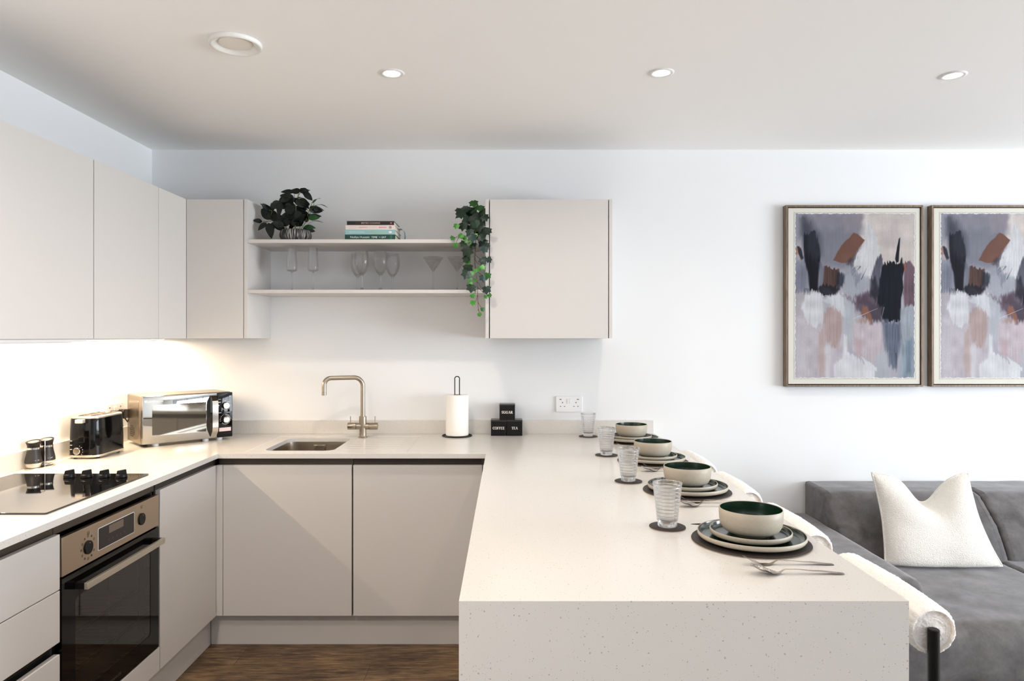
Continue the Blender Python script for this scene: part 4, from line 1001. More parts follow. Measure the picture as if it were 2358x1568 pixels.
IL = [(475,150,64,1),(545,205,75,1),(380,215,80,0),(320,275,85,0),(420,262,85,0),(590,250,75,0),(610,320,60,0),(300,240,60,0),(460,230,70,0),(400,350,75,0),(350,420,70,0),(440,450,75,0),(575,385,70,0),(590,490,80,0),(650,480,50,0),(500,400,70,0),(540,440,70,0),(470,340,75,0),(530,300,75,0),
(268,420,44,3),(220,565,36,3),(255,650,38,3),(322,540,44,3),(365,560,38,3),(455,560,66,2),(500,530,28,4),(388,598,32,4),(432,625,30,4),(350,640,55,0),(590,630,72,2),(602,700,55,2),(395,720,80,0),(440,765,62,0),(385,815,56,0),(405,855,42,3),(588,838,62,2),(655,825,48,0),(405,925,68,0),(580,915,40,4),(540,935,34,3),(500,955,32,3),(385,1000,70,0),(452,990,40,4),(588,1045,55,2),(640,1015,50,1),(492,1070,28,3),(432,1068,32,3),(432,1120,40,4),(445,1165,68,0),(630,1185,62,2),(622,1270,32,3),(665,1255,32,3),(460,1258,36,3),(466,1343,42,3),(584,1422,34,1),(545,1484,32,3),(430,500,60,0),(470,660,60,0),(560,560,60,0),(640,650,40,0)]
rnd = random.Random(11); bm = bmesh.new()
for (x, y, s, mi) in IL:
    Y = 3.49 + rnd.uniform(-.028, .012) + (0.07 if y < 330 else 0.03 if y < 480 else 0.0)
    if x > 600 and y > 300: Y = min(Y, 3.49)
    ivyleaf(bm, iz(x, y, Y), s/5.227/460*1.02, rnd.uniform(-.5, .5) + (0.35 if x < 400 else -0.2), rnd.uniform(-.35, .15) - (0.5 if y < 300 else 0), rnd.uniform(-.5, .5), mi)
M['ivy0'] = m_leaf('ivy_dark', srgb(16, 34, 22), srgb(30, 54, 34)); M['ivy1'] = m_leaf('ivy_mid', srgb(26, 66, 20), srgb(42, 92, 30)); M['ivy2'] = m_leaf('ivy_blue', srgb(40, 62, 62), srgb(22, 46, 34))
M['ivy3'] = m_leaf('ivy_bright', srgb(44, 104, 30), srgb(70, 140, 48)); M['ivy4'] = m_leaf('ivy_pale', srgb(52, 128, 50), srgb(116, 168, 100))
obj('foliage', bm, [M['ivy%d' % k] for k in range(5)], iv, world=True, angle=180, recalc=False)
bm = bmesh.new()
def vine(pts, r=0.0013):
    q = [iz(x, y, 3.497 + (0.08 if y < 300 else 0)) for x, y in pts]; sm = []
    for i in range(len(q)-1):
        for s in range(5): sm.append(q[i].lerp(q[i+1], s/5))
    tube(bm, sm + [q[-1]], r, 6)
for pts in ([(480,320),(490,500),(495,700),(480,850),(505,1000),(520,1150),(525,1300),(530,1440)],[(495,500),(505,640),(490,800),(500,950)],[(490,760),(530,800),(560,830)],[(485,820),(520,870),(570,900)],[(510,960),(570,1010)],[(515,1090),(560,1150),(610,1180)],[(520,1160),(580,1210),(640,1250)],[(500,1180),(490,1230),(470,1250)],[(520,1250),(505,1320),(475,1340)],[(528,1340),(555,1390),(580,1420)],[(240,562),(300,545),(350,555)],[(258,640),(290,560)],[(500,730),(560,720)],[(500,570),(560,620)],[(530,1420),(545,1470)]): vine(pts)
obj('stem', bm, mat('vine_brown', srgb(78, 50, 34), 0.6), iv, world=True)

# ================================================================== PLACE SETTINGS
def stone_thing(name, label, cat, loc, outer, glaze, group, seg=80):
    t = thing(name, label, cat, loc, 0, group)
    bm = bmesh.new(); lathe(bm, outer, seg); obj('body', bm, M['clay'], t, angle=50)
    bm = bmesh.new(); lathe(bm, glaze, seg); obj('glaze', bm, M['glaze'], t, angle=60, label='dark green glazed inside'); return t
def plate_prof(R, h):
    o = [(0,0.0035),(R*.62,0.0035),(R*.63,0),(R*.68,0),(R*.69,0.0035),(R*.90,0.0045),(R*.975,0.008),(R*.998,h*.6),(R,h-.002),(R-.0012,h),(R-.0028,h-.0006),(R-.0045,h*.62),(R*.94,0.0088),(R*.88,0.0070),(0,0.0068)]
    g_ = [(R-.0030,h-.0010),(R-.0049,h*.62),(R*.94-.0006,0.0094),(R*.88,0.0076),(0,0.0074)]
    return o, g_
SET = [(0.636, 1.825), (0.623, 2.42), (0.625, 3.00), (0.635, 3.575)]
WHO = ['nearest the camera', 'second from the camera', 'third from the camera', 'nearest the back wall']
z0 = ZT + 0.0004
mt = thing('placemat', 'round dark leather placemat, place setting ' + WHO[0], 'placemat', (*SET[0], z0), 0, 'round placemats on the peninsula')
bm = bmesh.new(); lathe(bm, [(0,0),(0.1485,0),(0.150,0.0006),(0.150,0.0016),(0,0.0016)], 96); obj('backing', bm, M['cork'], mt, label='pale backing')
bm = bmesh.new(); lathe(bm, [(0,0.0017),(0.1492,0.0017),(0.1500,0.0024),(0.1495,0.0036),(0.1478,0.0041),(0.146,0.0040),(0,0.0040)], 96); tpm = obj('leather_top', bm, M['leather'], mt)
bm = bmesh.new()
for k in range(180):
    a = 2*pi*k/180; x, y = 0.1445*cos(a), 0.1445*sin(a); tube(bm, [(x-0.0012*sin(a)*-1*-1, y+0.0012*cos(a)*-1*-1, 0.0043), (x+0.0012*sin(a), y-0.0012*cos(a), 0.0043)], 0.0004, 5)
obj('stitching', bm, mat('stitch_thread', srgb(96, 88, 84), 0.6), tpm)
po, pg_ = plate_prof(0.1365, 0.021); dpl = stone_thing('dinner_plate', 'large dark green plate, place setting ' + WHO[0], 'plate', (SET[0][0]+.002, SET[0][1], z0+0.0045), po, pg_, 'dinner plates on the placemats')
po, pg_ = plate_prof(0.1030, 0.021); spl = stone_thing('side_plate', 'small dark green plate stacked on the large one, setting ' + WHO[0], 'plate', (SET[0][0], SET[0][1], z0+0.0125), po, pg_, 'side plates in the stacks')
Rb, hb_ = 0.0803, 0.0680
bo = [(0,0.003),(0.040,0.003),(0.041,0),(0.045,0),(0.046,0.003),(0.060,0.0065),(0.0705,0.014),(0.0768,0.025),(0.0795,0.038),(Rb,0.052),(Rb,hb_-.0015),(Rb-.0013,hb_),(Rb-.0028,hb_-.0008),(Rb-.0040,0.050),(0.0745,0.037),(0.0710,0.026),(0.064,0.016),(0.050,0.009),(0,0.007)]
bg = [(Rb-.0030,hb_-.0012),(Rb-.0044,0.050),(0.0741,0.037),(0.0705,0.0265),(0.0636,0.0166),(0.0498,0.0096),(0,0.0076)]
bwl = stone_thing('bowl', 'green-lined stoneware bowl on top of its plates, setting ' + WHO[0], 'bowl', (SET[0][0]+.001, SET[0][1], z0+0.0203), bo, bg, 'bowls on the plates')
for i in (1, 2, 3):
    x, y = SET[i]
    dup(mt, (x, y, z0), label='round dark leather placemat, place setting ' + WHO[i])
    dup(dpl, (x+.002, y, z0+0.0045), label='large dark green plate, place setting ' + WHO[i])
    dup(spl, (x, y, z0+0.0125), label='small dark green plate stacked on the large one, setting ' + WHO[i])
    dup(bwl, (x+.001, y, z0+0.0203), label='green-lined stoneware bowl on top of its plates, setting ' + WHO[i])
# coasters and tumblers
TUM = [(0.450, 1.961), (0.4478, 2.579), (0.4468, 3.145), (0.434, 3.738)]
co = thing('coaster', 'round dark leather coaster under the tumbler ' + WHO[0], 'coaster', (*TUM[0], z0), 0, 'round coasters on the peninsula')
bm = bmesh.new(); lathe(bm, [(0,0),(0.0495,0),(0.0505,0.0006),(0.0505,0.0015),(0,0.0015)], 64); obj('backing', bm, M['cork'], co, label='pale backing')
bm = bmesh.new(); lathe(bm, [(0,0.0016),(0.0500,0.0016),(0.0505,0.0022),(0.0500,0.0034),(0.049,0.0038),(0,0.0038)], 64); obj('leather_top', bm, M['leather'], co)
hT = 0.1225
def rout(z): return 0.0270 + (0.0410-0.0270)*(z/hT)
prof = [(0,0.0),(0.0255,0.0),(0.0270,0.0015),(0.0275,0.013)]
nr = 9; z = 0.0165
outer = []
for k in range(nr*8+1):
    zz = 0.0165 + (0.112-0.0165)*k/(nr*8); outer.append((rout(zz) + 0.00025*abs(sin(pi*k/8)), zz))
prof += outer + [(rout(0.118), 0.118), (rout(hT), hT-0.0008), (rout(hT)-0.0012, hT), (rout(hT)-0.0026, hT-0.0012), (rout(0.116)-0.0028, 0.116)]
for k in range(nr*12, -1, -1):
    zz = 0.020 + (0.112-0.020)*k/(nr*12); prof.append((rout(zz) - 0.0024 - 0.0011*max(0, cos(2*pi*k/12))**6, zz))
prof += [(0.021, 0.0165), (0.012, 0.0150), (0, 0.0150)]
bm = bmesh.new(); lathe(bm, prof, 72); tm = obj('tumbler', bm, M['glass'], angle=70); tm.location = (*TUM[0], z0+0.0040)
tag(tm, 'ribbed clear glass tumbler ' + WHO[0], 'glass', 'ribbed tumblers on the peninsula')
for i in (1, 2, 3):
    dup(co, (*TUM[i], z0), label='round dark leather coaster under the tumbler ' + WHO[i]); dup(tm, (*TUM[i], z0+0.0040), label='ribbed clear glass tumbler ' + WHO[i])
# cutlery, lying along X with the handle towards the stools
def blade(width, height, nx=60, ny=8, length=0.212, cup=None, slots=None, thick=0.0022):
    bm = bmesh.new(); V = {}
    for i in range(nx+1):
        x = length*i/nx
        for j in range(ny+1):
            s = j/ny*2-1; w_ = width(x); zc = height(x) + (cup(x)*s*s if cup else 0); V[i, j] = bm.verts.new((x, w_*s/2, zc))
    for i in range(nx):
        for j in range(ny):
            if slots and slots(i/nx*length, j): continue
            bm.faces.new((V[i,j], V[i+1,j], V[i+1,j+1], V[i,j+1]))
    for v in [v for v in bm.verts if not v.link_faces]: bm.verts.remove(v)
    g_ = bmesh.ops.solidify(bm, geom=bm.faces[:], thickness=thick)
    zm = min(v.co.z for v in bm.verts)
    for v in bm.verts: v.co.z -= zm
    return bm
def interp(tab, smooth=True):
    def f(x):
        for (a, va), (b, vb) in zip(tab, tab[1:]):
            if x <= b:
                t = max(0, (x-a)/(b-a)); t = t*t*(3-2*t) if smooth else t; return va + (vb-va)*t
        return tab[-1][1]
    return f
sp_w = interp([(0,0.004),(0.006,0.020),(0.018,0.034),(0.034,0.0405),(0.050,0.034),(0.062,0.018),(0.072,0.0075),(0.09,0.006),(0.13,0.008),(0.19,0.016),(0.207,0.0155),(0.212,0.009)], False)
sp_z = interp([(0,0.0185),(0.03,0.007),(0.052,0.000),(0.062,0.0015),(0.080,0.0105),(0.10,0.0105),(0.15,0.007),(0.212,0.0015)])
sp_c = interp([(0,0.0),(0.008,0.003),(0.03,0.0065),(0.05,0.005),(0.068,0.0),(0.212,0.0)])
fk_w = interp([(0,0.021),(0.045,0.024),(0.056,0.022),(0.066,0.012),(0.076,0.0072),(0.09,0.006),(0.13,0.008),(0.19,0.016),(0.207,0.0155),(0.212,0.009)])
fk_z = interp([(0,0.0195),(0.025,0.009),(0.046,0.001),(0.060,0.0015),(0.080,0.0105),(0.10,0.0105),(0.15,0.007),(0.212,0.0015)])
def fslot(x, j): return x < 0.044 and j in (2, 5, 8)
kn_w = interp([(0,0.002),(0.010,0.010),(0.03,0.016),(0.08,0.0185),(0.106,0.018),(0.112,0.010),(0.13,0.010),(0.19,0.015),(0.210,0.015),(0.216,0.008)])
kn_z = interp([(0,0.0),(0.10,0.0),(0.12,0.001),(0.216,0.0005)])
def lay(name, bm, label, cat, loc, grp):
    o = obj(name, bm, M['cutlery'], angle=60); o.location = loc; tag(o, label, cat, grp); return o
zc2 = ZT + 0.0005
sp = lay('spoon', blade(sp_w, sp_z, cup=sp_c), 'stainless steel spoon beside the placemat ' + WHO[0], 'spoon', (0.548, 1.575, zc2), 'spoons on the peninsula')
fk = lay('fork', blade(fk_w, fk_z, ny=11, slots=fslot, thick=0.0018), 'stainless steel fork beside the placemat ' + WHO[0], 'fork', (0.555, 1.640, zc2), 'forks on the peninsula')
kn = lay('knife', blade(kn_w, kn_z, length=0.216, thick=0.0016), 'stainless steel knife behind the placemat ' + WHO[0], 'knife', (0.524, 1.994, zc2), 'knives on the peninsula')
for i, (xs_, ys_, xf, yf_) in enumerate(((0.535, 2.200, 0.560, 2.250), (0.530, 2.775, 0.552, 2.828), (0.525, 3.345, 0.532, 3.400))):
    i += 1
    dup(sp, (xs_, ys_, zc2), label='stainless steel spoon beside the placemat ' + WHO[i]); dup(fk, (xf, yf_, zc2), label='stainless steel fork beside the placemat ' + WHO[i])
    dup(kn, (0.530, SET[i][1]+0.170, zc2), label='stainless steel knife behind the placemat ' + WHO[i])
# ================================================================== BAR STOOLS
def furry_roll(R, length, bow, seg=150, rows=190, tufts=1500, seed=3):
    bm = bmesh.new(); rr = random.Random(seed); prof = []
    er = 0.016
    # profile: end cap centre -> rounded edge -> length -> far edge -> centre
    for k in range(16): prof.append((R*0.90*(k/16.0)**0.9, 0.0006*k))
    for k in range(7): a = pi/2*k/6; prof.append((R-er*.7+er*.7*sin(a), er-er*cos(a)))
    for k in range(1, rows): prof.append((R, er + (length-2*er)*k/rows))
    for k in range(7): a = pi/2*k/6; prof.append((R-er*.7+er*.7*cos(a), length-er+er*sin(a)))
    for k in range(10, -1, -1): prof.append((R*0.9*k/10.0, length))
    lathe(bm, prof, seg, (0, 0, 0), axis='Y')
    bm.normal_update()
    def disp(v):
        co, n = v.co, v.normal
        d = 0.0016*noise.noise(co*170) + 0.0012*noise.noise(co*70 + Vector((9, 0, 0))) + 0.0016*noise.noise(co*420)
        cap = co.y < er*0.9 and math.hypot(co.x, co.z) < R*0.86
        if cap: d += 0.0015*sin(math.hypot(co.x, co.z)*900)
        return co + n*d
    bmesh.ops.recalc_face_normals(bm, faces=bm.faces); bm.normal_update()
    new = [disp(v) for v in bm.verts]; vs = list(bm.verts); nrm = [v.normal.copy() for v in vs]
    for v, c in zip(vs, new): v.co = c
    for k in range(tufts):
        i = rr.randrange(len(vs)); c, n = new[i], nrm[i]
        tdir = (n + Vector((rr.uniform(-.9,.9), rr.uniform(-.9,.9), rr.uniform(-.9,.9)))).normalized(); l = rr.uniform(0.0025, 0.0055)
        s = n.cross(tdir).normalized()*0.0007 if n.cross(tdir).length > 1e-4 else Vector((0.0006, 0, 0))
        base = c + Vector((rr.uniform(-1,1), rr.uniform(-1,1), rr.uniform(-1,1)))*0.001
        s2 = tdir.cross(s).normalized()*0.0006
        a = bm.verts.new(base-s); b = bm.verts.new(base+s); d_ = bm.verts.new(base+s2); e = bm.verts.new(base + tdir*l)
        bm.faces.new((a, b, e)); bm.faces.new((b, d_, e)); bm.faces.new((d_, a, e))
    for v in bm.verts:
        t_ = v.co.y/length; v.co.x += bow*sin(pi*min(1, max(0, t_)))
    return bm
ST_Y = [1.58, 2.18, 2.78, 3.38]
st = thing('bar_stool', 'cream sherpa bar stool with black frame, stool ' + WHO[0], 'bar stool', (0.80, 1.79, 0.0), 0, 'bar stools along the peninsula')
RL = 0.412
bm = furry_roll(0.0555, RL, 0.012)
for v in bm.verts: v.co += Vector((0.967-0.80, 1.582-1.79, 0.771))
obj('backrest', bm, M['sherpa'], st, angle=75, recalc=False, label='rolled sherpa backrest')
# seat: thick sherpa cushion
bm = bmesh.new(); bmesh.ops.create_grid(bm, x_segments=70, y_segments=70, size=1.0)
top = []
def seatpt(u, v, s):
    # superellipse cushion
    r_ = max(abs(u), abs(v)); e = (1 - r_**5)**0.5 if r_ < 1 else 0
    k_ = 1 - 0.10*(u*u*v*v)
    return Vector((u*0.185*k_, v*0.185*k_, s*0.036*e))
bm.free(); bm = bmesh.new(); n = 60; Vt = {}
for s in (1, -1):
    for i in range(n+1):
        for j in range(n+1):
            u, v = sin((i/n*2-1)*pi/2), sin((j/n*2-1)*pi/2)
            if s == -1 and (i in (0, n) or j in (0, n)): Vt[s, i, j] = Vt[1, i, j]; continue
            p_ = seatpt(u, v, s); p_ += Vector((0, 0, 1))*(0.0022*noise.noise(p_*70)+0.002*noise.noise(p_*160)) * s
            Vt[s, i, j] = bm.verts.new(p_ + Vector((-0.050, 0.0, 0.622)))
    for i in range(n):
        for j in range(n):
            q = (Vt[s,i,j], Vt[s,i+1,j], Vt[s,i+1,j+1], Vt[s,i,j+1]); bm.faces.new(q if s == 1 else q[::-1])
obj('seat', bm, M['sherpa'], st, angle=180)
LX = 0.961-0.80
def leg(pts): 
    bm = bmesh.new(); tube(bm, fillet(pts, 0.05, 5), 0.0125, 16); return obj('leg', bm, M['black'], st)
for sy in (-1, 1):
    yy = -0.217 if sy < 0 else 0.214
    bm = bmesh.new(); tube(bm, [(LX, yy, 0.001), (LX, yy, 0.7795), (LX, yy, 0.7815)], [0.0125, 0.0125, 0.0105], 20); obj('leg', bm, M['black'], st, label='black back post rising to the backrest')
    bm = bmesh.new(); tube(bm, [(-0.205, sy*0.15, 0.001), (-0.205, sy*0.15, 0.575)], 0.0125, 16); obj('leg', bm, M['black'], st)
bm = bmesh.new(); tube(bm, fillet([(LX, -0.217, 0.575), (-0.205, -0.15, 0.575), (-0.205, 0.15, 0.575), (LX, 0.214, 0.575)], 0.03, 4), 0.010, 12); obj('seat_frame', bm, M['black'], st)
bm = bmesh.new(); tube(bm, fillet([(LX, -0.217, 0.25), (-0.205, -0.15, 0.25), (-0.205, 0.15, 0.25), (LX, 0.214, 0.25)], 0.03, 4), 0.009, 12); obj('footrest', bm, M['black'], st)
for i in (1, 2, 3): dup(st, (0.80, ST_Y[i]+0.21, 0.0), label='cream sherpa bar stool with black frame, stool ' + WHO[i])

# ================================================================== SOFA
so = thing('sofa', 'long grey velvet sofa along the back wall', 'sofa', (2.6, 3.2, 0.0))
def softbox(bm, x0, x1, y0, y1, z0, z1, bev, seg=6, puff=0.0):
    box(bm, x0, x1, y0, y1, z0, z1, bev=bev, seg=seg)
def seamed(name, bm, amp=0.004):
    bmesh.ops.subdivide_edges(bm, edges=[e for e in bm.edges if e.calc_length() > 0.12], cuts=6, use_grid_fill=True)
    for v in bm.verts: v.co += v.normal*amp*noise.noise(v.co*6)
    return obj(name, bm, M['velvet'], so, world=True, angle=60)
SX = 2.392
def crinkle(bm, xs_, amp=0.0035):
    """gathered fabric next to a piped seam"""
    for v in bm.verts:
        for x_ in xs_:
            d = abs(v.co.x - x_)
            if d < 0.035: v.co += v.normal*amp*(1-d/0.035)*noise.noise(Vector((0, v.co.y*90, v.co.z*90)))
def cushion_prism(prof, x0, x1, name, r=0.03, nseg=60):
    """a cushion with the side profile prof (y, z), rounded at both ends"""
    bm = bmesh.new(); P_ = []
    n = len(prof); xs_ = [0, r*.12, r*.3, r*.6, r]; L_ = x1-x0
    cols = [(x0 + d, r*(1-math.sqrt(max(0, 1-(1-d/r)**2)))) for d in xs_] + [(x0 + L_*k/nseg, 0) for k in range(2, nseg-1)] + [(x1 - d, r*(1-math.sqrt(max(0, 1-(1-d/r)**2)))) for d in reversed(xs_)]
    cyy = sum(p[0] for p in prof)/n; czz = sum(p[1] for p in prof)/n; rings = []
    # inward normals of the profile polygon
    for x, ins in cols:
        ring = []
        for k, (y, z) in enumerate(prof):
            a, b = prof[k-1], prof[(k+1) % n]; tx_, tz_ = b[0]-a[0], b[1]-a[1]; l = math.hypot(tx_, tz_); nx_, nz_ = -tz_/l, tx_/l
            if (cyy-y)*nx_ + (czz-z)*nz_ < 0: nx_, nz_ = -nx_, -nz_
            ring.append(bm.verts.new((x, y + nx_*ins*.6, z + nz_*ins*.6)))
        rings.append(ring)
    for a, b in zip(rings, rings[1:]):
        for k in range(n): j = (k+1) % n; bm.faces.new((a[k], a[j], b[j], b[k]))
    bm.faces.new(rings[0]); bm.faces.new(rings[-1][::-1])
    bmesh.ops.recalc_face_normals(bm, faces=bm.faces); bm.normal_update()
    crinkle(bm, (x0+0.012, x1-0.012), 0.0028)
    for v in bm.verts: v.co += v.normal*0.003*noise.noise(v.co*8)
    return obj(name, bm, M['velvet'], so, world=True, angle=80)
def smoothprof(pts, rad=0.05, n=10):
    q = fillet([Vector((0, y, z)) for y, z in pts], rad, n); out = [(p.y, p.z) for p in q]; res = []
    for a, b in zip(out, out[1:]):
        m_ = max(1, int(math.hypot(b[0]-a[0], b[1]-a[1])/0.012))
        for k in range(m_): res.append((a[0]+(b[0]-a[0])*k/m_, a[1]+(b[1]-a[1])*k/m_))
    res.append(out[-1]); return res
back = smoothprof([(3.855,0.20),(3.38,0.20),(3.385,0.36),(3.46,0.50),(3.60,0.635),(3.70,0.642),(3.855,0.642)], 0.10)
cushion_prism(back, 1.640, SX+0.045, 'back_cushion', 0.028)
cushion_prism(back, SX+0.048, 3.25, 'back_cushion', 0.028)
cushion_prism(back, 3.253, 4.05, 'back_cushion', 0.028)
def slab_prof(y0, y1, z0, z1, r=0.07):
    return smoothprof([(y1, z0), (y0, z0), (y0-0.004, (z0+z1)/2), (y0, z1), (y1, z1)], r)
def closed_slab(y0, y1, z0, z1, r=0.06): return smoothprof([(y1, z0), (y0, z0), (y0, z1), (y1, z1)], r)
cushion_prism(closed_slab(2.60, 3.40, 0.10, 0.352, 0.085), 1.250, SX, 'seat_cushion', 0.03)
cushion_prism(closed_slab(2.60, 3.40, 0.10, 0.350, 0.085), SX+0.004, 3.25, 'seat_cushion', 0.03)
cushion_prism(closed_slab(2.60, 3.40, 0.10, 0.350, 0.085), 3.253, 4.05, 'seat_cushion', 0.03)
# low arm: runs from the wall to the seat front, rounded on top and at its front end
bm = bmesh.new(); prof = smoothprof([(1.648, 0.345), (1.648, 0.482), (1.30, 0.482), (1.30, 0.345)], 0.045)
ys_ = [2.745, 2.748, 2.755, 2.768, 2.79] + [2.79 + (3.83-2.79)*k/60 for k in range(1, 61)]; ins = [0.030, 0.018, 0.008, 0.002, 0]; rings = []
for i, y in enumerate(ys_):
    q = ins[i] if i < 5 else (0 if y < 3.78 else 0.02*((y-3.78)/0.05)**2); cx_, cz_ = 1.474, 0.41
    rings.append([bm.verts.new((x - (x-cx_)*q/0.17, y, z - (z-0.345)*q/0.137)) for x, z in prof])
for a, b in zip(rings, rings[1:]):
    for k in range(len(a)): j = (k+1) % len(a); bm.faces.new((a[k], a[j], b[j], b[k]))
bm.faces.new(rings[0]); bm.faces.new(rings[-1][::-1]); bmesh.ops.recalc_face_normals(bm, faces=bm.faces); bm.normal_update()
for v in bm.verts:
    d = abs(v.co.y-2.785)
    if d < 0.035: v.co += v.normal*0.007*(1-d/0.035)*noise.noise(Vector((v.co.x*80, 0, v.co.z*80)))
    v.co += v.normal*0.003*noise.noise(v.co*7)
obj('arm', bm, M['velvet'], so, world=True, angle=50)
bm = bmesh.new(); box(bm, 1.28, 4.02, 2.64, 3.84, 0.045, 0.0995, bev=0.006); obj('base', bm, M['velvet'], so, world=True)
for x in (1.33, 2.6, 3.96):
    for y in (2.70, 3.78): bm = bmesh.new(); disc_cyl(bm, (x, y, 0.0005), 0.02, 0.0442, 16); obj('leg', bm, M['black'], so, world=True)

# ================================================================== CUSHION
cu = thing('scatter_cushion', 'white boucle cushion with a dented top leaning on the sofa back', 'cushion', (2.225, 3.30, 0.358))
n = 90; C00, C10, C11, C01 = [Vector(q) for q in ((-0.258, -0.030, 0.000), (0.140, -0.038, 0.000), (0.090, 0.090, 0.442), (-0.270, 0.090, 0.440))]
# world corners, left/right, bottom/top
C00, C10, C11, C01 = Vector((1.785, 3.295, 0.366)), Vector((2.292, 3.270, 0.366)), Vector((2.262, 3.43, 0.780)), Vector((1.792, 3.43, 0.776))
def cush(u, v, s):
    base = (C00*(1-u)*(1-v) + C10*u*(1-v) + C11*u*v + C01*(1-u)*v)
    uu, vv = u*2-1, v*2-1
    edge_in = 0.020*(1-uu*uu)                      # straight sides pull in between the corners
    bb = Vector((0, 0, 0))
    bb.x += -0.018*(1-vv*vv)*uu + 0.022*max(0, uu)*(1-v)**3*1.2 
    dent = 0.130*math.exp(-((u-0.54)/0.20)**2)*max(0, v)**3.0 + 0.03*math.exp(-((u-0.54)/0.42)**2)*v**2
    bb.z -= dent; 
    bb.z += 0.012*(1-uu*uu)*(1-v)**2 * -0.3
    puff = ((1-uu**4)*(1-vv**4))**0.55
    nf = Vector((0, -0.95, -0.3))
    th = 0.078*puff*(1 - 0.25*math.exp(-((u-0.54)/0.16)**2)*v**2)
    fold = 0.006*sin(9*v+6*u)*puff*(1-u) + 0.004*noise.noise(Vector((u*5, v*5, s)))
    return base + bb + nf.normalized()*s*(th if s > 0 else th*0.7) + nf*fold*s
bm = bmesh.new(); V = {}
for s in (1, -1):
    for i in range(n+1):
        for j in range(n+1):
            if s == -1 and (i in (0, n) or j in (0, n)): V[s,i,j] = V[1,i,j]; continue
            p_ = cush(i/n, j/n, s)
            p_ += Vector((0, -1, 0))*s*0.0009*noise.noise(p_*210)
            V[s,i,j] = bm.verts.new(p_)
    for i in range(n):
        for j in range(n):
            q = (V[s,i,j], V[s,i+1,j], V[s,i+1,j+1], V[s,i,j+1]); bm.faces.new(q if s == 1 else q[::-1])
obj('cover', bm, M['boucle'], cu, world=True, angle=180)
loop = [cush(k/n, 0, 1) for k in range(n)] + [cush(1, k/n, 1) for k in range(n)] + [cush(1-k/n, 1, 1) for k in range(n)] + [cush(0, 1-k/n, 1) for k in range(n)]
bm = bmesh.new()
tube(bm, loop[::2], 0.0055, 8, closed=True); obj('piping', bm, M['boucle'], cu, world=True, angle=180)

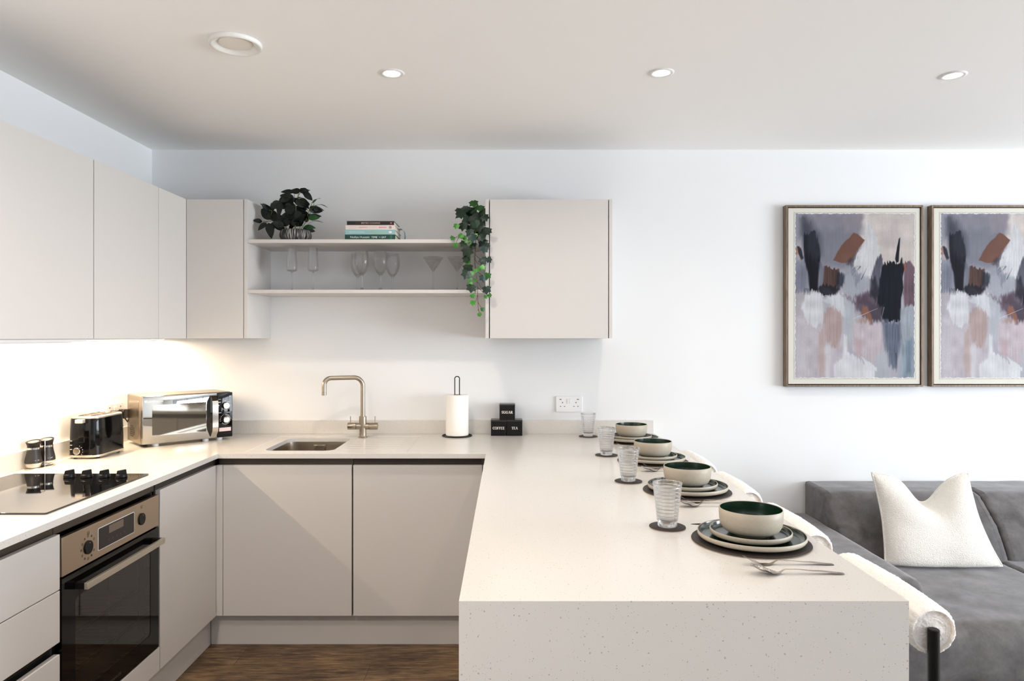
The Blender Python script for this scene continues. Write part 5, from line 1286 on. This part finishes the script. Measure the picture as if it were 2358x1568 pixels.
# ================================================================== PAINTINGS
def art_colors(nx, ny):
    """abstract brushwork computed on an nx x ny grid; coordinates are millimetre-like units 0..960 x 0..1307"""
    rs = np.random.RandomState(7)
    X_, Y_ = np.meshgrid(np.linspace(0, 960, nx), np.linspace(0, 1307, ny))
    def nz(sx_, sy_, seed):
        r_ = np.random.RandomState(seed); gx, gy_ = int(960/sx_)+3, int(1307/sy_)+3; g_ = r_.rand(gy_, gx)*2-1
        fx, fy = X_/sx_, Y_/sy_; ix, iy = fx.astype(int), fy.astype(int); tx_, ty_ = fx-ix, fy-iy; tx_ = tx_*tx_*(3-2*tx_); ty_ = ty_*ty_*(3-2*ty_)
        return (g_[iy,ix]*(1-tx_)+g_[iy,ix+1]*tx_)*(1-ty_) + (g_[iy+1,ix]*(1-tx_)+g_[iy+1,ix+1]*tx_)*ty_
    img = np.zeros((ny, nx, 3)); img[:] = np.array([172, 170, 180])/255
    def dist_poly(pts, wx, wy):
        px_, py_ = X_+wx, Y_+wy; d = np.full(X_.shape, 1e9); inside = np.zeros(X_.shape, bool); m_ = len(pts)
        for k in range(m_):
            (x0, y0_), (x1, y1_) = pts[k], pts[(k+1) % m_]; ex, ey = x1-x0, y1_-y0_; l = ex*ex+ey*ey+1e-9
            t = np.clip(((px_-x0)*ex+(py_-y0_)*ey)/l, 0, 1); d = np.minimum(d, np.hypot(px_-x0-t*ex, py_-y0_-t*ey))
            c = ((y0_ > py_) != (y1_ > py_)) & (px_ < (x1-x0)*(py_-y0_)/((y1_-y0_) or 1e-9) + x0); inside ^= c
        return np.where(inside, -d, d)
    cnt = [0]
    def patch(pts, col, soft=8, op=1.0, rough=10, streak='v', streak_amp=0.0):
        cnt[0] += 1; s = cnt[0]*13
        if streak == 'v': wx, wy = nz(9, 90, s)*rough*.4, nz(7, 40, s+1)*rough*2.0
        elif streak == 'd': wx, wy = nz(12, 30, s)*rough*1.2, nz(10, 30, s+1)*rough*1.6
        else: wx, wy = nz(40, 40, s)*rough, nz(40, 40, s+1)*rough
        d = dist_poly(pts, wx, wy); a = np.clip(0.5 - d/(2*soft), 0, 1); a = a*a*(3-2*a)*op
        c = np.array(col)/255.0; tone = 1 + streak_amp*nz(8, 120, s+2)[..., None] + 0.05*nz(60, 60, s+3)[..., None]
        img[:] = img*(1-a[..., None]) + c*tone*a[..., None]
    # origin of the measured coordinates: (160, 138)
    def Q(*p): return [(p[i]-160, p[i+1]-138) for i in range(0, len(p), 2)]
    patch(Q(160,138,720,138,700,300,560,560,160,560), (138,136,148), 40, 1, 20, 'n')
    patch(Q(240,300,620,250,700,380,620,600,380,560), (118,120,132), 60, .8, 20, 'n')
    patch(Q(560,138,740,138,700,260,560,300), (142,136,146), 30, .8, 20, 'n')
    patch(Q(160,138,230,138,245,420,160,520), (150,150,162), 20, .9, 8)
    patch(Q(175,400,225,330,235,520,180,520), (186,178,180), 18, .8, 8)
    patch(Q(700,138,1125,138,1125,600,880,620,700,420), (202,194,190), 30, 1, 20, 'n')
    patch(Q(820,250,1000,230,980,420,850,450), (188,178,178), 50, .7, 20, 'n')
    patch(Q(1000,420,1125,380,1125,600,1020,560), (204,194,190), 20, .8, 8)
    patch(Q(560,580,760,520,780,700,620,800,540,700), (150,154,164), 35, .9, 15, 'd')
    patch(Q(720,150,800,300,840,460,780,640,730,670,640,600,620,540,680,420,730,260), (204,204,208), 14, 1, 18, 'd', .05)
    patch(Q(210,180,260,170,300,320,340,420,250,430,215,300), (64,66,80), 34, .75, 8)
    patch(Q(235,310,330,290,360,400,372,500,355,600,350,760,285,745,270,640,245,520), (22,23,31), 7, 1, 9, 'v', .2)
    patch(Q(240,230,300,200,370,330,380,470,330,520,250,420), (58,60,74), 42, .6, 10)
    patch(Q(185,400,215,420,240,500,215,515,195,460), (36,36,46), 6, .9, 6)
    patch(Q(163,420,188,415,190,468,165,470), (158,108,88), 8, .9, 4)
    patch(Q(165,520,240,510,275,640,280,760,165,775), (134,136,150), 12, 1, 8, 'v', .08)
    patch(Q(205,560,245,560,245,740,205,730), (106,108,126), 22, .6, 6)
    patch(Q(360,540,420,570,400,700,385,790,350,740), (98,100,114), 14, .8, 8)
    patch(Q(630,300,660,310,718,355,640,480,600,530,540,532,470,515,530,400), (112,80,70), 5, 1, 5, 'n')
    patch(Q(600,500,645,470,620,560,570,540), (60,54,64), 14, .7, 6)
    patch(Q(400,555,515,590,515,690,480,770,385,710), (80,60,55), 8, 1, 6, 'v', .15)
    patch(Q(500,600,560,640,560,690,500,760,490,690), (30,34,46), 14, .8, 10)
    patch(Q(350,730,390,700,520,730,480,790,370,795), (30,30,38), 10, .9, 8)
    patch(Q(560,640,700,620,770,670,700,790,590,800), (158,162,172), 22, .9, 12, 'd')
    patch(Q(620,560,690,640,650,720,610,600), (120,124,138), 12, .6, 12, 'd')
    patch(Q(830,470,860,490,845,640,840,800,790,740,770,640,795,540), (92,92,106), 9, 1, 10, 'v', .12)
    patch(Q(560,790,640,830,840,700,850,1000,780,1015,640,900), (92,80,94), 26, .95, 12, 'd')
    patch(Q(640,800,740,760,760,860,660,870), (80,62,76), 24, .7, 10)
    patch(Q(760,660,800,640,830,760,800,840,760,790), (34,34,44), 14, .8, 9)
    patch(Q(1025,530,1070,520,1108,570,1110,880,1070,860,1030,900,1020,700), (104,84,94), 9, 1, 7, 'v', .1)
    patch(Q(1005,540,1035,535,1040,595,1015,598), (150,96,78), 6, 1, 4)
    patch(Q(1000,600,1025,600,1020,760,1000,830), (198,200,206), 5, .9, 6)
    patch(Q(862,545,900,525,960,535,1014,505,1024,590,1012,640,1020,740,1004,820,998,992,950,998,870,985,815,880,822,780,842,640,850,590), (19,22,32), 7, 1, 12, 'v', .2)
    patch(Q(985,340,996,340,985,520,965,540,955,500), (26,28,38), 3, 1, 3)
    patch(Q(740,840,860,880,850,990,790,1000,750,940), (74,66,78), 18, .9, 10)
    patch(Q(700,870,735,880,772,960,770,1020,755,1015,735,950,690,940), (140,96,82), 8, .95, 6)
    patch(Q(650,1000,700,960,760,985,750,1020,680,1010), (164,134,124), 12, .7, 8)
    patch(Q(160,780,250,780,240,900,160,960), (176,172,176), 22, .9, 10)
    patch(Q(160,900,560,1000,560,1445,160,1445), (186,180,188), 40, 1, 20, 'n')
    patch(Q(250,770,340,755,390,800,400,990,320,1045,270,1000,220,900), (206,207,212), 10, 1, 12, 'v', .04)
    patch(Q(370,820,500,780,560,790,575,960,500,960,440,860), (198,200,206), 12, 1, 12, 'd', .05)
    patch(Q(400,920,460,870,540,940,545,1060,500,1220,420,1150,390,1000), (170, 150,147), 16, .9, 12, 'v', .05)
    patch(Q(355,1080,405,1050,410,1380,385,1445,350,1330), (178,158,154), 22, .8, 10)
    patch(Q(180,960,260,1000,260,1445,175,1445), (196,192,200), 26, .7, 10)
    patch(Q(560,800,640,860,620,1150,545,1150), (178,182,190), 22, .9, 10)
    patch(Q(620,1010,850,1000,860,1250,800,1330,700,1290,620,1200), (188,178,184), 20, .95, 12, 'v', .03)
    patch(Q(640,1120,700,1140,690,1260,650,1250), (176,150,154), 20, .6, 8)
    patch(Q(860,990,1000,990,1010,1150,960,1370,900,1330,870,1150), (92,100,116), 18, .95, 12, 'v', .14)
    patch(Q(1000,900,1060,860,1115,900,1115,1180,1020,1160), (152,160,170), 18, 1, 10, 'v', .05)
    patch(Q(1000,1150,1120,1130,1120,1440,990,1440), (140,152,164), 26, 1, 12, 'v', .10)
    patch(Q(1045,1140,1090,1130,1080,1380,1040,1400), (98,114,134), 22, .6, 8)
    patch(Q(810,1230,900,1240,920,1440,800,1440), (176,180,188), 26, .9, 10)
    patch(Q(400,1200,450,1150,450,1440,410,1440), (206,206,212), 16, .7, 8)
    patch(Q(552,1100,575,1110,580,1225,640,1265,700,1310,740,1345,800,1360,790,1445,480,1445,470,1330,540,1280), (208,209,214), 10, 1, 8, 'v', .03)
    patch(Q(690,1260,705,1280,810,1350,812,1375,730,1360), (206,207,212), 6, 1, 5)
    def line(x0, y0_, x1, y1_, col, w_=2.4, op=.9):
        dx, dy = x1-x0, y1_-y0_; l = math.hypot(dx, dy); nx_, ny_ = -dy/l*w_, dx/l*w_
        patch([(x0-160+nx_, y0_-138+ny_), (x0-160-nx_, y0_-138-ny_), (x1-160-nx_*.3, y1_-138-ny_*.3), (x1-160+nx_*.3, y1_-138+ny_*.3)], col, 1.9, op, .5, 'n')
    line(690,665,732,575,(40,42,54),2.5); line(630,970,820,890,(200,198,204)); line(870,880,845,985,(150,150,160)); line(962,1240,965,1360,(40,46,62),3); line(360,798,460,785,(196,198,204),2)
    for k in range(14): a = rs.randint(620,690); b = rs.randint(555,600); line(a, b, a-rs.randint(15,28), b+rs.randint(25,45), (60,62,76), 1.4, .6)
    for k in range(12): a = rs.randint(238,300); line(a, 740+rs.randint(-10,10), a+rs.randint(-3,3), 775+rs.randint(0,14), (36,36,46), 1.6, .7)
    for k in range(20): a = rs.randint(640,820); b = rs.randint(430,600); line(a, b, a-rs.randint(15,40), b+rs.randint(50,90), (182,182,190), 1.5, .5)
    img *= 1 + 0.018*nz(5, 5, 901)[..., None] + 0.02*nz(6, 160, 902)[..., None]
    # torn paper border
    e = np.minimum(np.minimum(X_+nz(14,14,31)*5, 960-X_+nz(14,14,32)*5), np.minimum(Y_+nz(14,14,33)*5, 1307-Y_+nz(14,14,34)*5))-9
    matc = np.array([206, 204, 194])/255; white = np.array([232, 232, 230])/255
    img[:] = np.where((e < 4)[..., None], white, img); img[:] = np.where((e < -2)[..., None], matc, img)
    return np.clip(img*0.87, 0, 1)
NX, NY = 380, 516
IMG = art_colors(NX, NY)
lin = np.where(IMG <= 0.04045, IMG/12.92, ((IMG+0.055)/1.055)**2.4)
M['art'] = mat('painted_paper', (0.5, 0.5, 0.5), 0.6, spec=0.08); N, L, B = nodes(M['art'])
va = N.new('ShaderNodeVertexColor'); va.layer_name = 'paint'; L.new(va.outputs[0], B.inputs['Base Color'])
def m_frame():
    m = mat('bronze_wood_frame', srgb(112, 94, 76), 0.45, metal=0.2); N, L, B = nodes(m)
    t = tex(N, L, 'Noise', 30, mapping=(4, 4, .5)); t.inputs['Detail'].default_value = 5; r = ramp(N, L, t.outputs[0], [(0.3, srgb(90, 72, 56)), (0.7, srgb(132, 112, 92))]); L.new(r.outputs[0], B.inputs['Base Color']); return m
M['frame'] = m_frame()
FX0, FX1, FZ0, FZ1 = 0.0, 0.7515, 1.1652, 2.1600
pt = thing('framed_painting', 'abstract grey, black and rust painting, the one shown whole', 'painting', (1.5265, D, FZ0), 0, 'framed abstract prints above the sofa')
fz = FZ1-FZ0; fw = 0.0105
bm = bmesh.new()
for b in ((0, fw, 0, fz), (0.7515-fw, 0.7515, 0, fz), (fw, 0.7515-fw, 0, fw), (fw, 0.7515-fw, fz-fw, fz)): box(bm, b[0], b[1], -0.0435, -0.0005, b[2], b[3], bev=0.0008)
obj('frame', bm, M['frame'], pt)
bm = bmesh.new(); box(bm, fw+0.0002, 0.7515-fw-0.0002, -0.030, -0.001, fw+0.0002, fz-fw-0.0002); obj('backing_board', bm, M['dark'], pt, label='black gap round the canvas')
bm = bmesh.new(); box(bm, fw+0.0045, 0.7515-fw-0.0045, -0.0375, -0.0302, fw+0.0045, fz-fw-0.0045, bev=0.0008); cv = obj('mount', bm, mat('mount_board', srgb(206, 204, 194), 0.8, spec=0.2), pt, label='pale mount around the painting')
ax0, ax1, az0, az1 = 1.5715-1.5265, 2.2420-1.5265, 1.2060-FZ0, 2.1220-FZ0
me = bpy.data.meshes.new('painted_sheet'); vx, vz = np.meshgrid(np.linspace(ax0, ax1, NX), np.linspace(az1, az0, NY))
co_ = np.stack([vx.ravel(), np.full(NX*NY, -0.0380), vz.ravel()], 1)
idx = np.arange(NX*NY).reshape(NY, NX); fc = np.stack([idx[:-1,:-1].ravel(), idx[1:,:-1].ravel(), idx[1:,1:].ravel(), idx[:-1,1:].ravel()], 1)
me.from_pydata(co_.tolist(), [], fc.tolist()); at_ = me.color_attributes.new('paint', 'FLOAT_COLOR', 'POINT')
at_.data.foreach_set('color', np.concatenate([lin.reshape(-1, 3), np.ones((NX*NY, 1))], 1).astype(np.float32).ravel())
me.materials.append(M['art']); sh = bpy.data.objects.new('painted_sheet', me); COL.objects.link(sh); sh.parent = pt
dup(pt, (2.3245, D, FZ0), label='abstract grey, black and rust painting, cut off at the right of the picture')

# ================================================================== CEILING FITTINGS
cl = thing('downlight', 'lit recessed ceiling spotlight nearest the air vent', 'ceiling light', (SPOTS[0][0], SPOTS[0][1], ZC), 0, 'recessed ceiling spotlights')
bm = bmesh.new(); lathe(bm, [(0.031,-0.0005),(0.0325,-0.0035),(0.040,-0.0052),(0.0475,-0.0030),(0.049,-0.0004)], 56); obj('trim_ring', bm, M['white_plastic'], cl, angle=60)
bm = bmesh.new(); lathe(bm, [(0,-0.0035),(0.028,-0.0032),(0.0315,-0.0012)], 40); obj('lens', bm, M['lamp'], cl, angle=180)
LB = {1: 'lit recessed ceiling spotlight above the peninsula', 2: 'lit recessed ceiling spotlight above the sofa, near the paintings'}
NEAR = {3: 'over the kitchen floor, added out of view to light the doors', 4: 'over the near end of the peninsula, added out of view for light', 5: 'in front of the sofa, added out of view for light', 6: 'over the far end of the sofa, added out of view for light', 7: 'over the middle of the living area, added out of view for light', 8: 'behind the kitchen, nearest the rear wall, added out of view to light the doors'}  # spotlights out of view, added to brighten the room
for i, (x, y, k) in enumerate(SPOTS):
    if i == 0: continue
    dup(cl, (x, y, ZC), label=LB.get(i) or 'lit recessed ceiling spotlight ' + NEAR[i])
av = thing('air_vent', 'round white extract valve in the ceiling', 'air vent', (-0.956, 2.457, ZC))
bm = bmesh.new(); lathe(bm, [(0.0885,-0.0004),(0.0895,-0.007),(0.0875,-0.0125),(0.0835,-0.0150),(0.0790,-0.0140),(0.0740,-0.0105),(0.0680,-0.0055),(0.0600,-0.0025),(0.0570,-0.0010)], 72); obj('ring', bm, mat('gloss_white_plastic', srgb(236, 236, 232), 0.15), av, angle=60)
bm = bmesh.new(); lathe(bm, [(0.0555,-0.0004),(0.0560,-0.0045),(0.0540,-0.0062),(0.0500,-0.0066),(0,-0.0066)], 56); obj('valve_disc', bm, mat('vent_cream', srgb(238, 234, 226), 0.4), av, angle=60)
